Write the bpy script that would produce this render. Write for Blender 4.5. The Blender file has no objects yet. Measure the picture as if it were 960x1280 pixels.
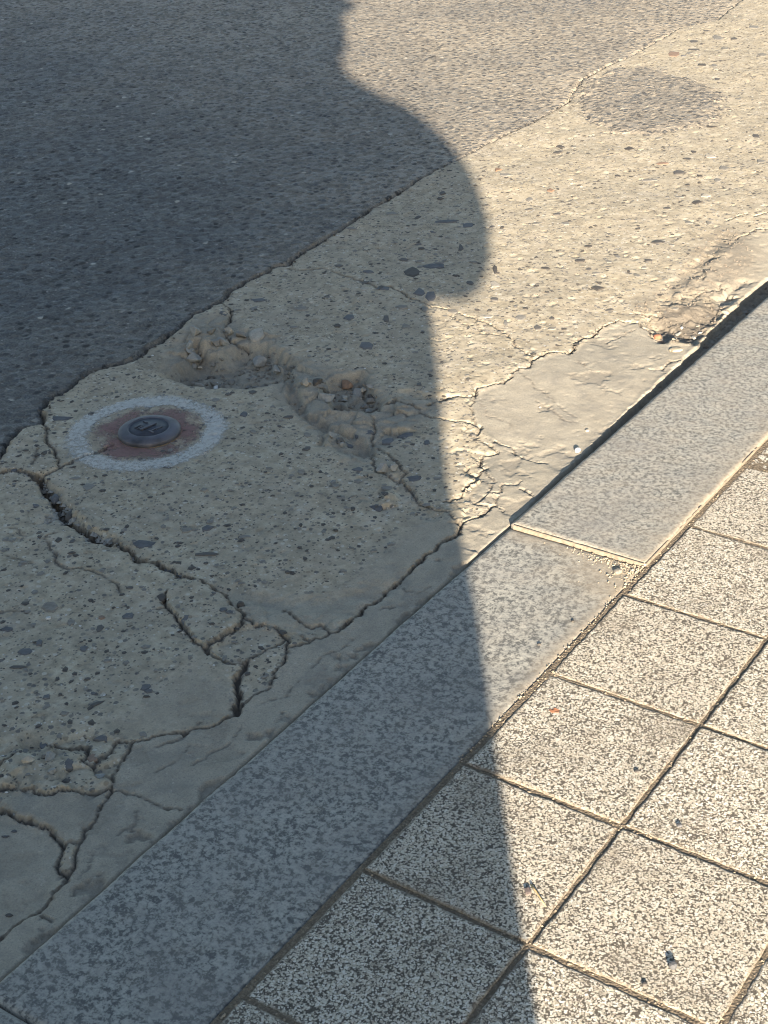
import bpy, bmesh, math, random
import numpy as np
from mathutils import Vector, Matrix

# ------------------------------------------------------------------ camera, world, sun, exposure
S = bpy.context.scene
COL = S.collection
CAM_R = np.array([[0.8249177380452256, 0.5632580134963617, -0.04744613462106899],
                  [0.25375268517951, -0.4440189267446281, -0.8593350728654899],
                  [-0.5050943478425954, 0.6968411604696445, -0.509207322073026]])   # right, down, forward
CAM_C = np.array([0.7467474469067082, -1.3582945270435889, 1.1519710232356268])
FPX = 1950.0
cd = bpy.data.cameras.new('camera')
cam = bpy.data.objects.new('camera', cd)
COL.objects.link(cam)
cd.sensor_fit = 'VERTICAL'; cd.sensor_height = 24.0; cd.lens = FPX / 1280 * 24.0
cd.clip_start = 0.02; cd.clip_end = 500
r_, d_, f_ = [Vector(v) for v in CAM_R]
cam.matrix_world = Matrix(((r_.x, -d_.x, -f_.x, CAM_C[0]), (r_.y, -d_.y, -f_.y, CAM_C[1]),
                           (r_.z, -d_.z, -f_.z, CAM_C[2]), (0, 0, 0, 1)))
S.camera = cam

SUN_EL = math.radians(16.1)
TO_SUN = Vector((0.6093 * math.cos(SUN_EL), -0.7929 * math.cos(SUN_EL), math.sin(SUN_EL)))
W = bpy.data.worlds.new('World'); S.world = W; W.use_nodes = True
wn = W.node_tree
for n in list(wn.nodes): wn.nodes.remove(n)
sky = wn.nodes.new('ShaderNodeTexSky'); sky.sky_type = 'NISHITA'; sky.sun_disc = False
sky.sun_elevation = SUN_EL; sky.sun_rotation = math.atan2(TO_SUN.x, TO_SUN.y)
bg = wn.nodes.new('ShaderNodeBackground'); bg.inputs['Strength'].default_value = 0.062
wo = wn.nodes.new('ShaderNodeOutputWorld')
wn.links.new(sky.outputs[0], bg.inputs[0]); wn.links.new(bg.outputs[0], wo.inputs[0])
sl = bpy.data.lights.new('sun', 'SUN'); sl.energy = 5.0; sl.angle = math.radians(0.53); sl.color = (1.0, 0.89, 0.755)
so = bpy.data.objects.new('sun', sl); COL.objects.link(so)
so.rotation_euler = TO_SUN.to_track_quat('Z', 'Y').to_euler()
S.view_settings.view_transform = 'Standard'; S.view_settings.look = 'None'
S.view_settings.exposure = 2.2; S.view_settings.gamma = 1.0
S.cycles.filter_width = 1.1

# ------------------------------------------------------------------ helpers
RNG = np.random.default_rng(7)
random.seed(5)

def tag(o, label=None, cat=None, group=None, kind=None):
    if label: o['label'] = label
    if cat: o['category'] = cat
    if group: o['group'] = group
    if kind: o['kind'] = kind
    return o

def link(o, parent=None):
    COL.objects.link(o)
    if parent: o.parent = parent
    return o

def empty(name, loc=(0, 0, 0), rz=0.0):
    o = bpy.data.objects.new(name, None); o.location = loc; o.rotation_euler = (0, 0, rz)
    o.empty_display_size = 0.05
    return link(o)

def mesh_np(name, co, quads, mat, parent=None, smooth=True, attrs=None):
    """mesh object from numpy vertex / quad arrays"""
    me = bpy.data.meshes.new(name)
    co = np.ascontiguousarray(co, np.float32); quads = np.ascontiguousarray(quads, np.int32)
    me.vertices.add(len(co)); me.vertices.foreach_set('co', co.ravel())
    k = quads.shape[1]; nf = len(quads)
    me.loops.add(nf * k); me.loops.foreach_set('vertex_index', quads.ravel())
    me.polygons.add(nf); me.polygons.foreach_set('loop_start', np.arange(0, nf * k, k, dtype=np.int32))
    me.polygons.foreach_set('loop_total', np.full(nf, k, np.int32))
    me.polygons.foreach_set('use_smooth', np.full(nf, bool(smooth)))
    me.update(calc_edges=True)
    if attrs:
        for an, av in attrs.items():
            a = me.attributes.new(an, 'FLOAT', 'POINT'); a.data.foreach_set('value', np.ascontiguousarray(av, np.float32))
    me.materials.append(mat)
    return link(bpy.data.objects.new(name, me), parent)

def obj_bm(name, bm, mat, parent=None, smooth=False):
    me = bpy.data.meshes.new(name); bm.to_mesh(me); bm.free()
    if smooth: me.polygons.foreach_set('use_smooth', [True] * len(me.polygons))
    if mat: me.materials.append(mat)
    return link(bpy.data.objects.new(name, me), parent)

def perlin(x, y, seed=0):
    """2D gradient noise, about -1..1"""
    xi = np.floor(x).astype(np.int64); yi = np.floor(y).astype(np.int64)
    xf = x - xi; yf = y - yi
    def g(ix, iy, dx, dy):
        h = (ix * 374761393 + iy * 668265263 + seed * 974634521) & 0xffffffff
        h = ((h ^ (h >> 13)) * 1274126177) & 0xffffffff
        h = (h ^ (h >> 16)) & 0xffff
        a = h * (2 * math.pi / 65536.0)
        return np.cos(a) * dx + np.sin(a) * dy
    u = xf * xf * xf * (xf * (xf * 6 - 15) + 10); v = yf * yf * yf * (yf * (yf * 6 - 15) + 10)
    a = g(xi, yi, xf, yf); b = g(xi + 1, yi, xf - 1, yf)
    c = g(xi, yi + 1, xf, yf - 1); d = g(xi + 1, yi + 1, xf - 1, yf - 1)
    return ((a + u * (b - a)) * (1 - v) + (c + u * (d - c)) * v) * 1.5

def fbm(x, y, scale, octv=4, gain=0.5, seed=0):
    s = 0; a = 1.0; f = 1.0 / scale
    for i in range(octv):
        s = s + a * perlin(x * f + 13.7 * i, y * f - 7.1 * i, seed + i); a *= gain; f *= 2.03
    return s

def cells(x, y, s, seed=0):
    """cellular noise: distance to the nearest and second nearest point, random value of the cell, offset from its point"""
    ix = np.floor(x / s).astype(np.int64); iy = np.floor(y / s).astype(np.int64)
    f1 = np.full(x.shape, 9.0); f2 = f1.copy(); rv = np.zeros(x.shape); ox = rv.copy(); oy = rv.copy()
    for dx in (-1, 0, 1):
        for dy in (-1, 0, 1):
            cx = ix + dx; cy = iy + dy
            h = (cx * 374761393 + cy * 668265263 + seed * 974634521) & 0xffffffff
            h = ((h ^ (h >> 13)) * 1274126177) & 0xffffffff; h = h ^ (h >> 16)
            px = x / s - cx - (h & 1023) / 1023.0; py = y / s - cy - ((h >> 10) & 1023) / 1023.0
            d = np.hypot(px, py); m = d < f1
            f2 = np.where(m, f1, np.minimum(f2, d)); f1 = np.where(m, d, f1)
            rv = np.where(m, ((h >> 20) & 1023) / 1023.0, rv); ox = np.where(m, px, ox); oy = np.where(m, py, oy)
    return f1, f2, rv, ox, oy

def smooth(a, b, x):
    t = np.clip((x - a) / (b - a), 0, 1); return t * t * (3 - 2 * t)

ZG = -0.008                                   # level of the gutter below the kerb top
def ground(x, y, z=ZG):
    """a point of the photographed ground plane as seen by the camera"""
    d = np.array([(x - 480) / FPX, (y - 640) / FPX, 1.0]) @ CAM_R
    t = (z - CAM_C[2]) / d[2]
    return CAM_C + t * d
def gxy(pts, z=ZG): return np.array([ground(px, py, z)[:2] for px, py in pts])

def inside(px, py, poly):
    """even-odd point in polygon, vectorised"""
    r = np.zeros(px.shape, bool); n = len(poly); j = n - 1
    for i in range(n):
        xi, yi = poly[i]; xj, yj = poly[j]
        if yi != yj:
            c = ((yi > py) != (yj > py)) & (px < (xj - xi) * (py - yi) / (yj - yi) + xi)
            r ^= c
        j = i
    return r

def poly_mask(X, Y, pts, soft=0.01):
    """soft mask of a polygon given as picture points"""
    p = gxy(pts); d = line_dist(X, Y, np.vstack([p, p[:1]]), 0.12)
    ins = inside(X, Y, p)
    sd = np.where(ins, d, -d)
    return smooth(-soft, soft, sd)

def line_dist(X, Y, P, reach):
    """distance to a polyline, evaluated only near it (else = reach)"""
    D = np.full(X.shape, reach)
    for a, b in zip(P[:-1], P[1:]):
        x0, x1 = min(a[0], b[0]) - reach, max(a[0], b[0]) + reach
        y0, y1 = min(a[1], b[1]) - reach, max(a[1], b[1]) + reach
        m = (X > x0) & (X < x1) & (Y > y0) & (Y < y1)
        if not m.any(): continue
        xs = X[m]; ys = Y[m]; dx, dy = b - a; L = dx * dx + dy * dy + 1e-12
        t = np.clip(((xs - a[0]) * dx + (ys - a[1]) * dy) / L, 0, 1)
        D[m] = np.minimum(D[m], np.hypot(xs - a[0] - t * dx, ys - a[1] - t * dy))
    return D

# ------------------------------------------------------------------ materials
class NT:
    def __init__(s, name):
        s.m = bpy.data.materials.new(name); s.m.use_nodes = True; s.t = s.m.node_tree
        for n in list(s.t.nodes): s.t.nodes.remove(n)
        s.out = s.new('ShaderNodeOutputMaterial'); s.b = s.new('ShaderNodeBsdfPrincipled')
        s.link(s.b.outputs[0], s.out.inputs[0])
        s.tc = s.new('ShaderNodeTexCoord'); s.obj = s.tc.outputs['Object']
    def new(s, t): return s.t.nodes.new(t)
    def link(s, a, b): s.t.links.new(a, b)
    def put(s, sock, v):
        if hasattr(v, 'is_output'): s.link(v, sock)
        elif isinstance(v, (tuple, list)) and len(v) == 3 and sock.type == 'RGBA': sock.default_value = (*v, 1)
        else: sock.default_value = v
    def noise(s, scale, detail=4, rough=0.55, dist=0.0, vec=None):
        n = s.new('ShaderNodeTexNoise'); s.put(n.inputs['Vector'], vec or s.obj)
        n.inputs['Scale'].default_value = scale; n.inputs['Detail'].default_value = detail
        n.inputs['Roughness'].default_value = rough; n.inputs['Distortion'].default_value = dist
        return n.outputs['Fac']
    def voro(s, scale, feature='F1', vec=None, rnd=1.0):
        n = s.new('ShaderNodeTexVoronoi'); n.feature = feature; s.put(n.inputs['Vector'], vec or s.obj)
        n.inputs['Scale'].default_value = scale; n.inputs['Randomness'].default_value = rnd
        return n
    def math(s, op, a, b=0.0, c=None, clamp=False):
        n = s.new('ShaderNodeMath'); n.operation = op; n.use_clamp = clamp
        s.put(n.inputs[0], a); s.put(n.inputs[1], b)
        if c is not None: s.put(n.inputs[2], c)
        return n.outputs[0]
    def rng(s, v, a, b, c=0.0, d=1.0, smooth=False):
        n = s.new('ShaderNodeMapRange'); s.put(n.inputs[0], v)
        if smooth: n.interpolation_type = 'SMOOTHSTEP'
        for i, k in enumerate((a, b, c, d)): n.inputs[i + 1].default_value = k
        return n.outputs[0]
    def mix(s, f, a, b, mode='MIX'):
        n = s.new('ShaderNodeMix'); n.data_type = 'RGBA'; n.blend_type = mode
        s.put(n.inputs[0], f); s.put(n.inputs[6], a); s.put(n.inputs[7], b)
        return n.outputs[2]
    def ramp(s, f, stops, interp='LINEAR'):
        n = s.new('ShaderNodeValToRGB'); s.put(n.inputs[0], f); cr = n.color_ramp; cr.interpolation = interp
        while len(cr.elements) < len(stops): cr.elements.new(0.5)
        for e, (p, c) in zip(cr.elements, stops): e.position = p; e.color = (*c, 1)
        return n.outputs[0]
    def attr(s, name):
        n = s.new('ShaderNodeAttribute'); n.attribute_name = name; return n.outputs['Fac']
    def bump(s, h, dist, strength=1.0, prev=None):
        n = s.new('ShaderNodeBump'); s.put(n.inputs['Height'], h); n.inputs['Distance'].default_value = dist
        n.inputs['Strength'].default_value = strength
        if prev is not None: s.link(prev, n.inputs['Normal'])
        return n.outputs[0]
    def vec(s, scale=(1, 1, 1), rot=(0, 0, 0)):
        n = s.new('ShaderNodeMapping'); s.put(n.inputs['Vector'], s.obj)
        n.inputs['Scale'].default_value = scale; n.inputs['Rotation'].default_value = rot
        return n.outputs[0]
    def vecwarp(s, amt, scale):
        n = s.new('ShaderNodeTexNoise'); s.link(s.obj, n.inputs['Vector']); n.inputs['Scale'].default_value = scale
        m = s.new('ShaderNodeVectorMath'); m.operation = 'MULTIPLY_ADD'; s.link(n.outputs['Color'], m.inputs[0]); m.inputs[1].default_value = (amt,) * 3; s.link(s.obj, m.inputs[2])
        return m.outputs[0]
    def rand(s):
        n = s.new('ShaderNodeObjectInfo'); return n.outputs['Random']
    def shifted(s):
        """object coordinates moved by a per-object random amount, so alike pieces differ"""
        r = s.rand(); c = s.new('ShaderNodeCombineXYZ')
        s.put(c.inputs[0], s.math('MULTIPLY', r, 37.0)); s.put(c.inputs[1], s.math('MULTIPLY', r, 91.0)); s.put(c.inputs[2], s.math('MULTIPLY', r, 13.0))
        a = s.new('ShaderNodeVectorMath'); a.operation = 'ADD'; s.link(s.obj, a.inputs[0]); s.link(c.outputs[0], a.inputs[1])
        return a.outputs[0]
    def done(s, col, rough=0.9, nrm=None, spec=0.3, metal=0.0):
        s.put(s.b.inputs['Base Color'], col); s.put(s.b.inputs['Roughness'], rough)
        s.b.inputs['Specular IOR Level'].default_value = spec; s.put(s.b.inputs['Metallic'], metal)
        if nrm is not None: s.link(nrm, s.b.inputs['Normal'])
        return s.m

def plain(name, c, rough=0.8, metal=0.0, var=0.25, scale=60.0, bump=0.0004, spec=0.3):
    t = NT(name); n = t.noise(scale, 5)
    lo = tuple(v * (1 - var) for v in c); hi = tuple(min(1, v * (1 + var)) for v in c)
    return t.done(t.ramp(n, [(0.3, lo), (0.7, hi)]), rough, t.bump(n, bump), spec, metal)

def concrete_material():
    t = NT('weathered concrete'); mor = t.attr('mortar'); dirt_dark = t.attr('dirt_dark')
    big = t.noise(9, 5, 0.6); mid = t.noise(55, 6, 0.65); fine = t.noise(420, 3, 0.6)
    col = t.ramp(mid, [(0.32, (.245, .205, .14)), (0.5, (.37, .31, .212)), (0.67, (.475, .41, .295))])
    col = t.mix(t.rng(big, .38, .66, 0, .5), col, (.262, .228, .17)); col = t.mix(t.rng(t.noise(21, 6, .7), .52, .72, 0, .5), col, (.455, .39, .30))
    # small aggregate showing in the worn surface
    v = t.voro(105); pick = t.new('ShaderNodeSeparateColor'); t.link(v.outputs['Color'], pick.inputs[0])
    vd = t.math('ADD', v.outputs['Distance'], t.math('MULTIPLY', t.noise(260, 2), .35))
    spot = t.math('MULTIPLY', t.rng(vd, .58, .47), t.rng(pick.outputs[0], .50, .52))
    scol = t.ramp(pick.outputs[1], [(0, (.095, .09, .085)), (.28, (.17, .155, .125)), (.48, (.235, .19, .13)), (.68, (.46, .415, .33)), (.86, (.30, .265, .205))], 'CONSTANT')
    notm = t.math('SUBTRACT', 1.0, t.math('MULTIPLY', mor, .92))
    col = t.mix(t.math('MULTIPLY', spot, t.math('MULTIPLY', notm, .85)), col, scol)
    v2 = t.voro(240); p2 = t.new('ShaderNodeSeparateColor'); t.link(v2.outputs['Color'], p2.inputs[0])
    spot2 = t.math('MULTIPLY', t.rng(v2.outputs['Distance'], .42, .3), t.rng(p2.outputs[0], .72, .74))
    col = t.mix(t.math('MULTIPLY', spot2, t.math('MULTIPLY', notm, .8)), col, t.ramp(p2.outputs[1], [(0, (.07, .068, .065)), (.55, (.16, .13, .09)), (.8, (.52, .48, .4))], 'CONSTANT'))
    # trowelled mortar repair
    mcol = t.ramp(t.noise(30, 7, .62), [(0.3, (.27, .236, .176)), (0.7, (.37, .325, .243))])
    mcol = t.mix(t.rng(t.noise(500, 2), .5, .7, 0, .55), mcol, (.15, .135, .11)); mcol = t.mix(t.rng(t.noise(17, 6, .7, .4), .50, .66, 0, .6), mcol, (.19, .175, .145)); mcol = t.mix(t.rng(t.noise(130, 4, .7), .60, .72, 0, .6), mcol, (.47, .43, .35))
    col = t.mix(mor, col, mcol)
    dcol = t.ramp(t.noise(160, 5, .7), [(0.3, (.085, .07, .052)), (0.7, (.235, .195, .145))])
    dcol = t.mix(t.rng(dirt_dark, .8, 1.0), dcol, (.085, .073, .058))  # darkest tone for cracks: dirt together with painted shade
    col = t.mix(dirt_dark, col, dcol)
    col = t.mix(t.rng(fine, .3, .7, .28, 0), col, (.12, .10, .08))
    n = t.bump(t.math('ADD', mid, t.math('MULTIPLY', fine, .3)), .0008, .6)
    n = t.bump(t.math('MULTIPLY', spot2, notm), .0012, .6, n)
    n = t.bump(fine, .00035, .5, n)
    return t.done(col, .93, n, .25)

def asphalt_material():
    t = NT('dusty asphalt'); dust = t.attr('dust')
    v = t.voro(66, vec=t.vecwarp(.006, 70)); sep = t.new('ShaderNodeSeparateColor'); t.link(v.outputs['Color'], sep.inputs[0])
    edge = t.rng(t.math('ADD', v.outputs['Distance'], t.math('MULTIPLY', t.math('SUBTRACT', t.noise(210, 3), .5), .5)), .30, .52)
    chip = t.ramp(sep.outputs[0], [(0, (.027, .025, .023)), (.25, (.047, .044, .040)), (.52, (.075, .070, .062)), (.8, (.12, .110, .094)), (.98, (.34, .31, .25))], 'CONSTANT')
    grit = t.noise(330, 4, .65)
    matrix = t.ramp(grit, [(.3, (.030, .029, .0265)), (.7, (.155, .145, .126))])
    v3 = t.voro(165); s3 = t.new('ShaderNodeSeparateColor'); t.link(v3.outputs['Color'], s3.inputs[0])
    small = t.math('MULTIPLY', t.rng(v3.outputs['Distance'], .46, .30), t.rng(s3.outputs[0], .55, .57))
    matrix = t.mix(small, matrix, t.ramp(s3.outputs[1], [(0, (.04, .04, .04)), (.6, (.09, .085, .08)), (.9, (.22, .2, .17))], 'CONSTANT'))
    col = t.mix(t.math('MAXIMUM', edge, t.rng(sep.outputs[2], .62, .66)), chip, matrix)
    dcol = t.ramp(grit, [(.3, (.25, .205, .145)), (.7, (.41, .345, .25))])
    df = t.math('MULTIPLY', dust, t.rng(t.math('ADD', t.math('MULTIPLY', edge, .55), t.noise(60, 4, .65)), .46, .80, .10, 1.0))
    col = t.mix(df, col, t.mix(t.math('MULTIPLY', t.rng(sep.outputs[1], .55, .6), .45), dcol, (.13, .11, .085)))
    col = t.mix(t.rng(t.noise(3.2, 4), .4, .7, 0, .25), col, (.075, .075, .075))
    h = t.math('SUBTRACT', t.math('MULTIPLY', grit, .5), t.math('MULTIPLY', edge, .8))
    n = t.bump(h, .004, .8)
    return t.done(col, t.rng(sep.outputs[1], 0, 1, .55, .95), n, .35)

def granite_material():
    t = NT('grey granite'); dust = t.attr('dust'); v = t.shifted()
    a = t.noise(158, 2.2, .58, .3, v); b = t.noise(400, 3, .6, .2, v); c = t.noise(14, 4, .6, 0, v)
    f = t.math('ADD', t.math('MULTIPLY', a, .66), t.math('MULTIPLY', b, .34))
    col = t.ramp(f, [(.39, (.080, .077, .068)), (.455, (.132, .126, .108)), (.495, (.222, .211, .178)), (.62, (.32, .302, .25))])
    col = t.mix(t.rng(c, .4, .7, 0, .35), col, (.225, .205, .175))
    dcol = t.ramp(t.noise(240, 5, .7), [(.3, (.20, .162, .112)), (.7, (.31, .26, .188))])
    col = t.mix(dust, col, dcol)
    col = t.mix(t.rng(t.noise(5, 6, .7, 1.0, v), .52, .7, 0, .4), col, (.15, .138, .12)); n = t.bump(b, .0009, .5); n = t.bump(c, .004, .3, n)
    return t.done(col, .72, n, .35)

def paver_material():
    t = NT('washed terrazzo paver'); v = t.shifted()
    wn_ = t.new('ShaderNodeTexNoise'); t.link(v, wn_.inputs['Vector']); wn_.inputs['Scale'].default_value = 300; wn_.inputs['Detail'].default_value = 2
    ma = t.new('ShaderNodeVectorMath'); ma.operation = 'MULTIPLY_ADD'; t.link(wn_.outputs['Color'], ma.inputs[0]); ma.inputs[1].default_value = (.0052,) * 3; t.link(v, ma.inputs[2])
    vo = t.voro(410, vec=ma.outputs[0]); sp = t.new('ShaderNodeSeparateColor'); t.link(vo.outputs['Color'], sp.inputs[0])
    g = t.noise(620, 2, .5, .5, v); dirt_dark = t.noise(9, 6, .65, .3, v); r = t.rand()
    h = t.math('ADD', vo.outputs['Distance'], t.math('MULTIPLY', t.math('SUBTRACT', g, .5), .55))
    h = t.math('ADD', h, t.rng(dirt_dark, .45, .75, 0, .08))
    gap = t.math('MAXIMUM', t.rng(h, .53, .71), t.rng(sp.outputs[0], .13, .11))
    f2 = t.math('SUBTRACT', 1.0, gap)
    grain = t.ramp(sp.outputs[1], [(0, (.28, .24, .175)), (.3, (.42, .37, .28)), (.65, (.53, .48, .38)), (1, (.66, .615, .52))])
    light = t.mix(t.math('MULTIPLY', r, .55), grain, (.40, .35, .265))
    col = t.mix(gap, light, t.mix(g, (.032, .028, .023), (.13, .108, .08)))
    col = t.mix(t.rng(dirt_dark, .50, .74, 0, .5), col, (.20, .165, .12))
    e = t.attr('edge')
    col = t.mix(t.math('MULTIPLY', e, .75), col, t.ramp(g, [(.3, (.13, .10, .07)), (.7, (.27, .22, .155))]))
    n = t.bump(f2, .0012, .75); n = t.bump(g, .0004, .5, n)
    return t.done(col, .82, n, .3)

def bed_material():
    t = NT('joint sand'); a = t.noise(380, 4, .7); b = t.voro(330).outputs['Distance']
    col = t.ramp(a, [(.3, (.075, .058, .04)), (.55, (.16, .125, .085)), (.75, (.27, .22, .155))])
    return t.done(col, .95, t.bump(t.math('ADD', a, b), .002, .8), .2)

M = dict(concrete=concrete_material(), asphalt=asphalt_material(), granite=granite_material(), paver=paver_material(), bed=bed_material())
def stone_mat(name, c):
    t = NT(name); n = t.noise(170, 5, .65); r = t.rand()
    a = tuple(v * .72 for v in c); b = tuple(v * 1.3 for v in c)
    col = t.mix(t.rng(n, .3, .7), a, b); col = t.mix(t.math('MULTIPLY', r, .3), col, (.17, .16, .145))
    return t.done(col, .75, t.bump(n, .0008, .5), .35)
M['b'] = stone_mat('blue grey stone', (.076, .075, .075)); M['d'] = stone_mat('dark stone', (.055, .046, .036))
M['g'] = stone_mat('grey stone', (.165, .146, .115)); M['t'] = stone_mat('tan stone', (.33, .285, .215)); M['r'] = stone_mat('rusty stone', (.20, .12, .07))
M['h'] = stone_mat('grey mortar lump', (.235, .222, .19)); M['w'] = stone_mat('pale stone', (.52, .49, .44))

# ------------------------------------------------------------------ traced lines (points of the photograph on the ground)
EDGE = [(-60, 640), (-20, 600), (0, 575), (12, 552), (25, 537), (44, 533), (57, 525), (52, 513), (67, 495), (85, 485), (110, 465), (165, 451), (185, 436), (220, 415), (240, 396), (277, 377), (290, 362), (320, 346), (347, 332), (360, 331), (375, 317), (402, 302), (447, 275), (465, 260), (480, 253), (520, 227), (573, 198), (613, 177), (667, 153), (710, 127), (727, 100), (763, 80), (783, 72), (850, 35), (897, 25), (923, 2), (990, -38), (1060, -75)]
# (points, half width mm, depth mm)
CRACKS = [
 ([(140,555),(125,565),(110,570),(95,577),(80,580),(73,585),(60,592),(45,597)], 2.6, 14),
 ([(45,597),(55,608),(68,622),(78,638),(90,650),(105,660),(115,670),(125,675)], 7.5, 22),
 ([(125,675),(145,677),(155,685),(162,690),(167,699),(185,702),(200,707),(225,720)], 5.0, 17),
 ([(206,712),(222,720),(250,726),(267,735),(280,745),(285,752),(300,764),(310,774)], 2.6, 12),
 ([(73,583),(70,565),(60,555),(57,545),(58,537),(54,530),(50,522)], 2.4, 9),
 ([(45,597),(38,595),(25,592),(12,590),(0,592),(-20,596)], 2.4, 10), ([(42,584),(44,573),(46,566)], 1.6, 5),
 ([(68,665),(60,667),(58,672),(62,688),(70,700),(78,706),(88,711),(108,710),(120,717),(133,724),(145,730),(148,742)], 1.7, 6),
 ([(10,658),(20,662),(30,668)], 1.4, 4), ([(8,692),(25,698),(45,703)], 1.3, 4), ([(0,765),(20,762),(33,765)], 1.4, 3),
 ([(207,738),(203,750),(212,760),(220,772),(235,788),(245,800),(254,812),(257,820)], 2.6, 12), ([(195,760),(212,760)], 1.8, 7),
 ([(310,772),(300,782),(285,792),(272,800),(262,806),(256,818)], 2.6, 9),
 ([(256,819),(275,825),(300,830),(308,829)], 3.2, 12),
 ([(308,829),(330,815),(345,807),(358,801),(357,794)], 2.2, 7), ([(310,774),(322,782),(335,783),(345,787),(357,794)], 2.1, 6),
 ([(357,794),(361,805),(360,820),(350,832),(346,840),(345,847),(335,860),(318,868),(305,878),(301,884),(298,890)], 2.2, 9),
 ([(361,812),(375,806),(388,802),(400,797),(415,791)], 1.9, 6), ([(388,802),(382,798),(376,795)], 1.5, 5),
 ([(355,760),(365,770),(375,778),(388,783),(400,780),(415,791)], 2.0, 6),
 ([(415,791),(425,785),(436,776),(450,764),(465,752),(480,740),(487,732),(502,722),(515,710),(535,695),(550,680),(570,667),(577,656)], 3.6, 14),
 ([(577,656),(582,652),(600,646),(610,637),(617,632)], 2.4, 8),
 ([(308,829),(298,842),(296,852),(297,865),(297,880),(293,895),(278,900)], 4.0, 15),
 ([(278,900),(262,909),(240,913),(218,916),(200,918),(185,924),(170,925),(150,925),(138,936),(117,954),(103,951)], 2.1, 8),
 ([(255,904),(232,917),(212,928),(196,936)], 1.4, 4),
 ([(-20,966),(0,952),(16,944),(42,940),(54,928),(80,930),(110,933),(107,944),(103,951)], 2.8, 11),
 ([(-20,988),(0,985),(26,985),(42,986),(57,994),(77,989),(103,988),(135,987),(142,986)], 2.2, 7),
 ([(165,926),(149,957),(138,972),(143,978),(142,989),(130,1002),(123,1010),(123,1018),(114,1029),(106,1037),(106,1045),(100,1055),(93,1068),(88,1087),(77,1106),(60,1124),(44,1139),(29,1145),(16,1156),(0,1172),(-25,1190)], 2.0, 8),
 ([(143,986),(165,994),(180,997),(191,1003),(210,1009),(228,1014)], 1.6, 5),
 ([(-20,1011),(0,1011),(8,1011),(21,1021),(40,1026),(56,1033),(69,1045),(80,1054),(77,1066),(74,1079),(77,1087),(82,1093)], 2.6, 10),
 ([(80,1054),(88,1050),(98,1054)], 1.6, 5), ([(44,1139),(60,1145),(62,1153)], 1.5, 5), ([(117,954),(122,968),(138,972)], 1.4, 4),
 ([(277,379),(287,386),(290,394),(282,405),(281,414),(286,421),(297,429),(307,430)], 2.6, 11),
 ([(461,519),(467,522),(467,532),(465,542),(470,552),(480,565),(500,577),(504,590),(504,600)], 1.8, 7),
 ([(504,600),(507,605),(515,617),(525,630),(547,637),(560,640),(567,646),(572,652),(577,656)], 2.0, 7),
 ([(466,562),(465,580),(475,591),(492,597),(504,601)], 1.7, 6),
 ([(472,512),(477,505),(495,501),(515,507),(535,520),(555,524),(572,526),(590,529),(600,534)], 2.0, 7), ([(485,512),(500,515),(507,519)], 1.5, 4),
 ([(532,507),(547,500),(560,496),(572,495),(587,496),(594,491),(596,485),(607,484),(630,479),(640,469),(650,461),(660,459),(667,450)], 2.4, 9),
 ([(667,450),(680,444),(695,440),(712,441),(720,426),(727,421),(740,419),(750,410),(757,405),(770,400),(782,401),(795,403)], 3.3, 13),
 ([(594,492),(591,510),(590,520),(600,534)], 1.4, 4),
 ([(452,351),(472,360),(490,359),(512,372),(535,380),(540,382),(560,387),(577,392),(595,400),(612,405),(630,414),(635,420),(645,432),(657,442),(667,449)], 1.7, 6),
 ([(562,393),(575,402),(585,407),(595,402)], 1.3, 3), ([(595,402),(602,416),(628,419)], 1.3, 3),
 ([(600,534),(592,544),(600,551),(616,556),(617,549),(635,557),(645,566),(660,571),(680,577)], 1.6, 5),
 ([(622,565),(602,567),(598,576),(600,582),(609,584)], 2.0, 8), ([(616,556),(622,565)], 1.3, 4),
 ([(609,584),(592,595),(596,599),(580,612),(576,621),(565,625),(556,628)], 2.2, 8), ([(582,581),(588,592)], 1.4, 5),
 ([(609,584),(615,595),(620,602),(612,606),(597,599)], 1.3, 3), ([(611,606),(610,617),(626,615),(627,607)], 1.4, 4),
 ([(610,617),(602,626),(592,630),(607,632),(612,635),(619,630),(620,620)], 1.4, 4), ([(612,635),(617,632),(628,640)], 1.4, 4),
 ([(650,601),(642,606),(630,606)], 1.3, 3), ([(650,610),(660,616),(666,622)], 1.4, 5),
 ([(795,403),(810,412),(816,420),(827,427)], 2.2, 8), ([(827,427),(840,425),(855,426),(868,430)], 3.0, 12),
 ([(795,410),(770,422),(757,427)], 1.1, 2), ([(827,462),(832,455),(840,450),(857,449),(868,452)], 1.6, 5), ([(810,460),(820,462)], 1.2, 3),
 ([(788,391),(797,392),(807,391),(822,391)], 2.0, 7), ([(870,367),(877,361),(890,357),(907,355)], 1.7, 6),
 ([(908,277),(917,271),(932,267)], 1.8, 7), ([(940,271),(955,267),(985,262)], 1.8, 6), ([(920,298),(937,289),(945,285),(960,284),(1000,280)], 1.8, 7),
 ([(640,455),(652,468),(668,482),(690,500),(700,512),(720,520)], .8, 1.5), ([(672,500),(690,512),(705,523),(716,527)], .9, 1.5), ([(600,500),(612,520),(640,530)], .7, 1.2), ([(720,450),(738,462),(760,470)], .7, 1.2),
 ([(240,958),(262,940),(285,930),(300,912)], 1.0, 3), ([(150,1040),(165,1030),(172,1012)], .9, 3), ([(200,965),(225,950),(236,930)], .9, 2.5), ([(390,835),(405,820),(430,812),(440,800)], 1.0, 3), ([(330,880),(352,872),(370,852)], .9, 2.5), ([(505,735),(520,742),(540,735)], .9, 2.5), ([(95,1100),(110,1085),(116,1066)], .9, 2.5),
 ([(360,334),(380,337),(402,335),(417,340),(430,345),(452,351)], 1.7, 5),
]
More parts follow.
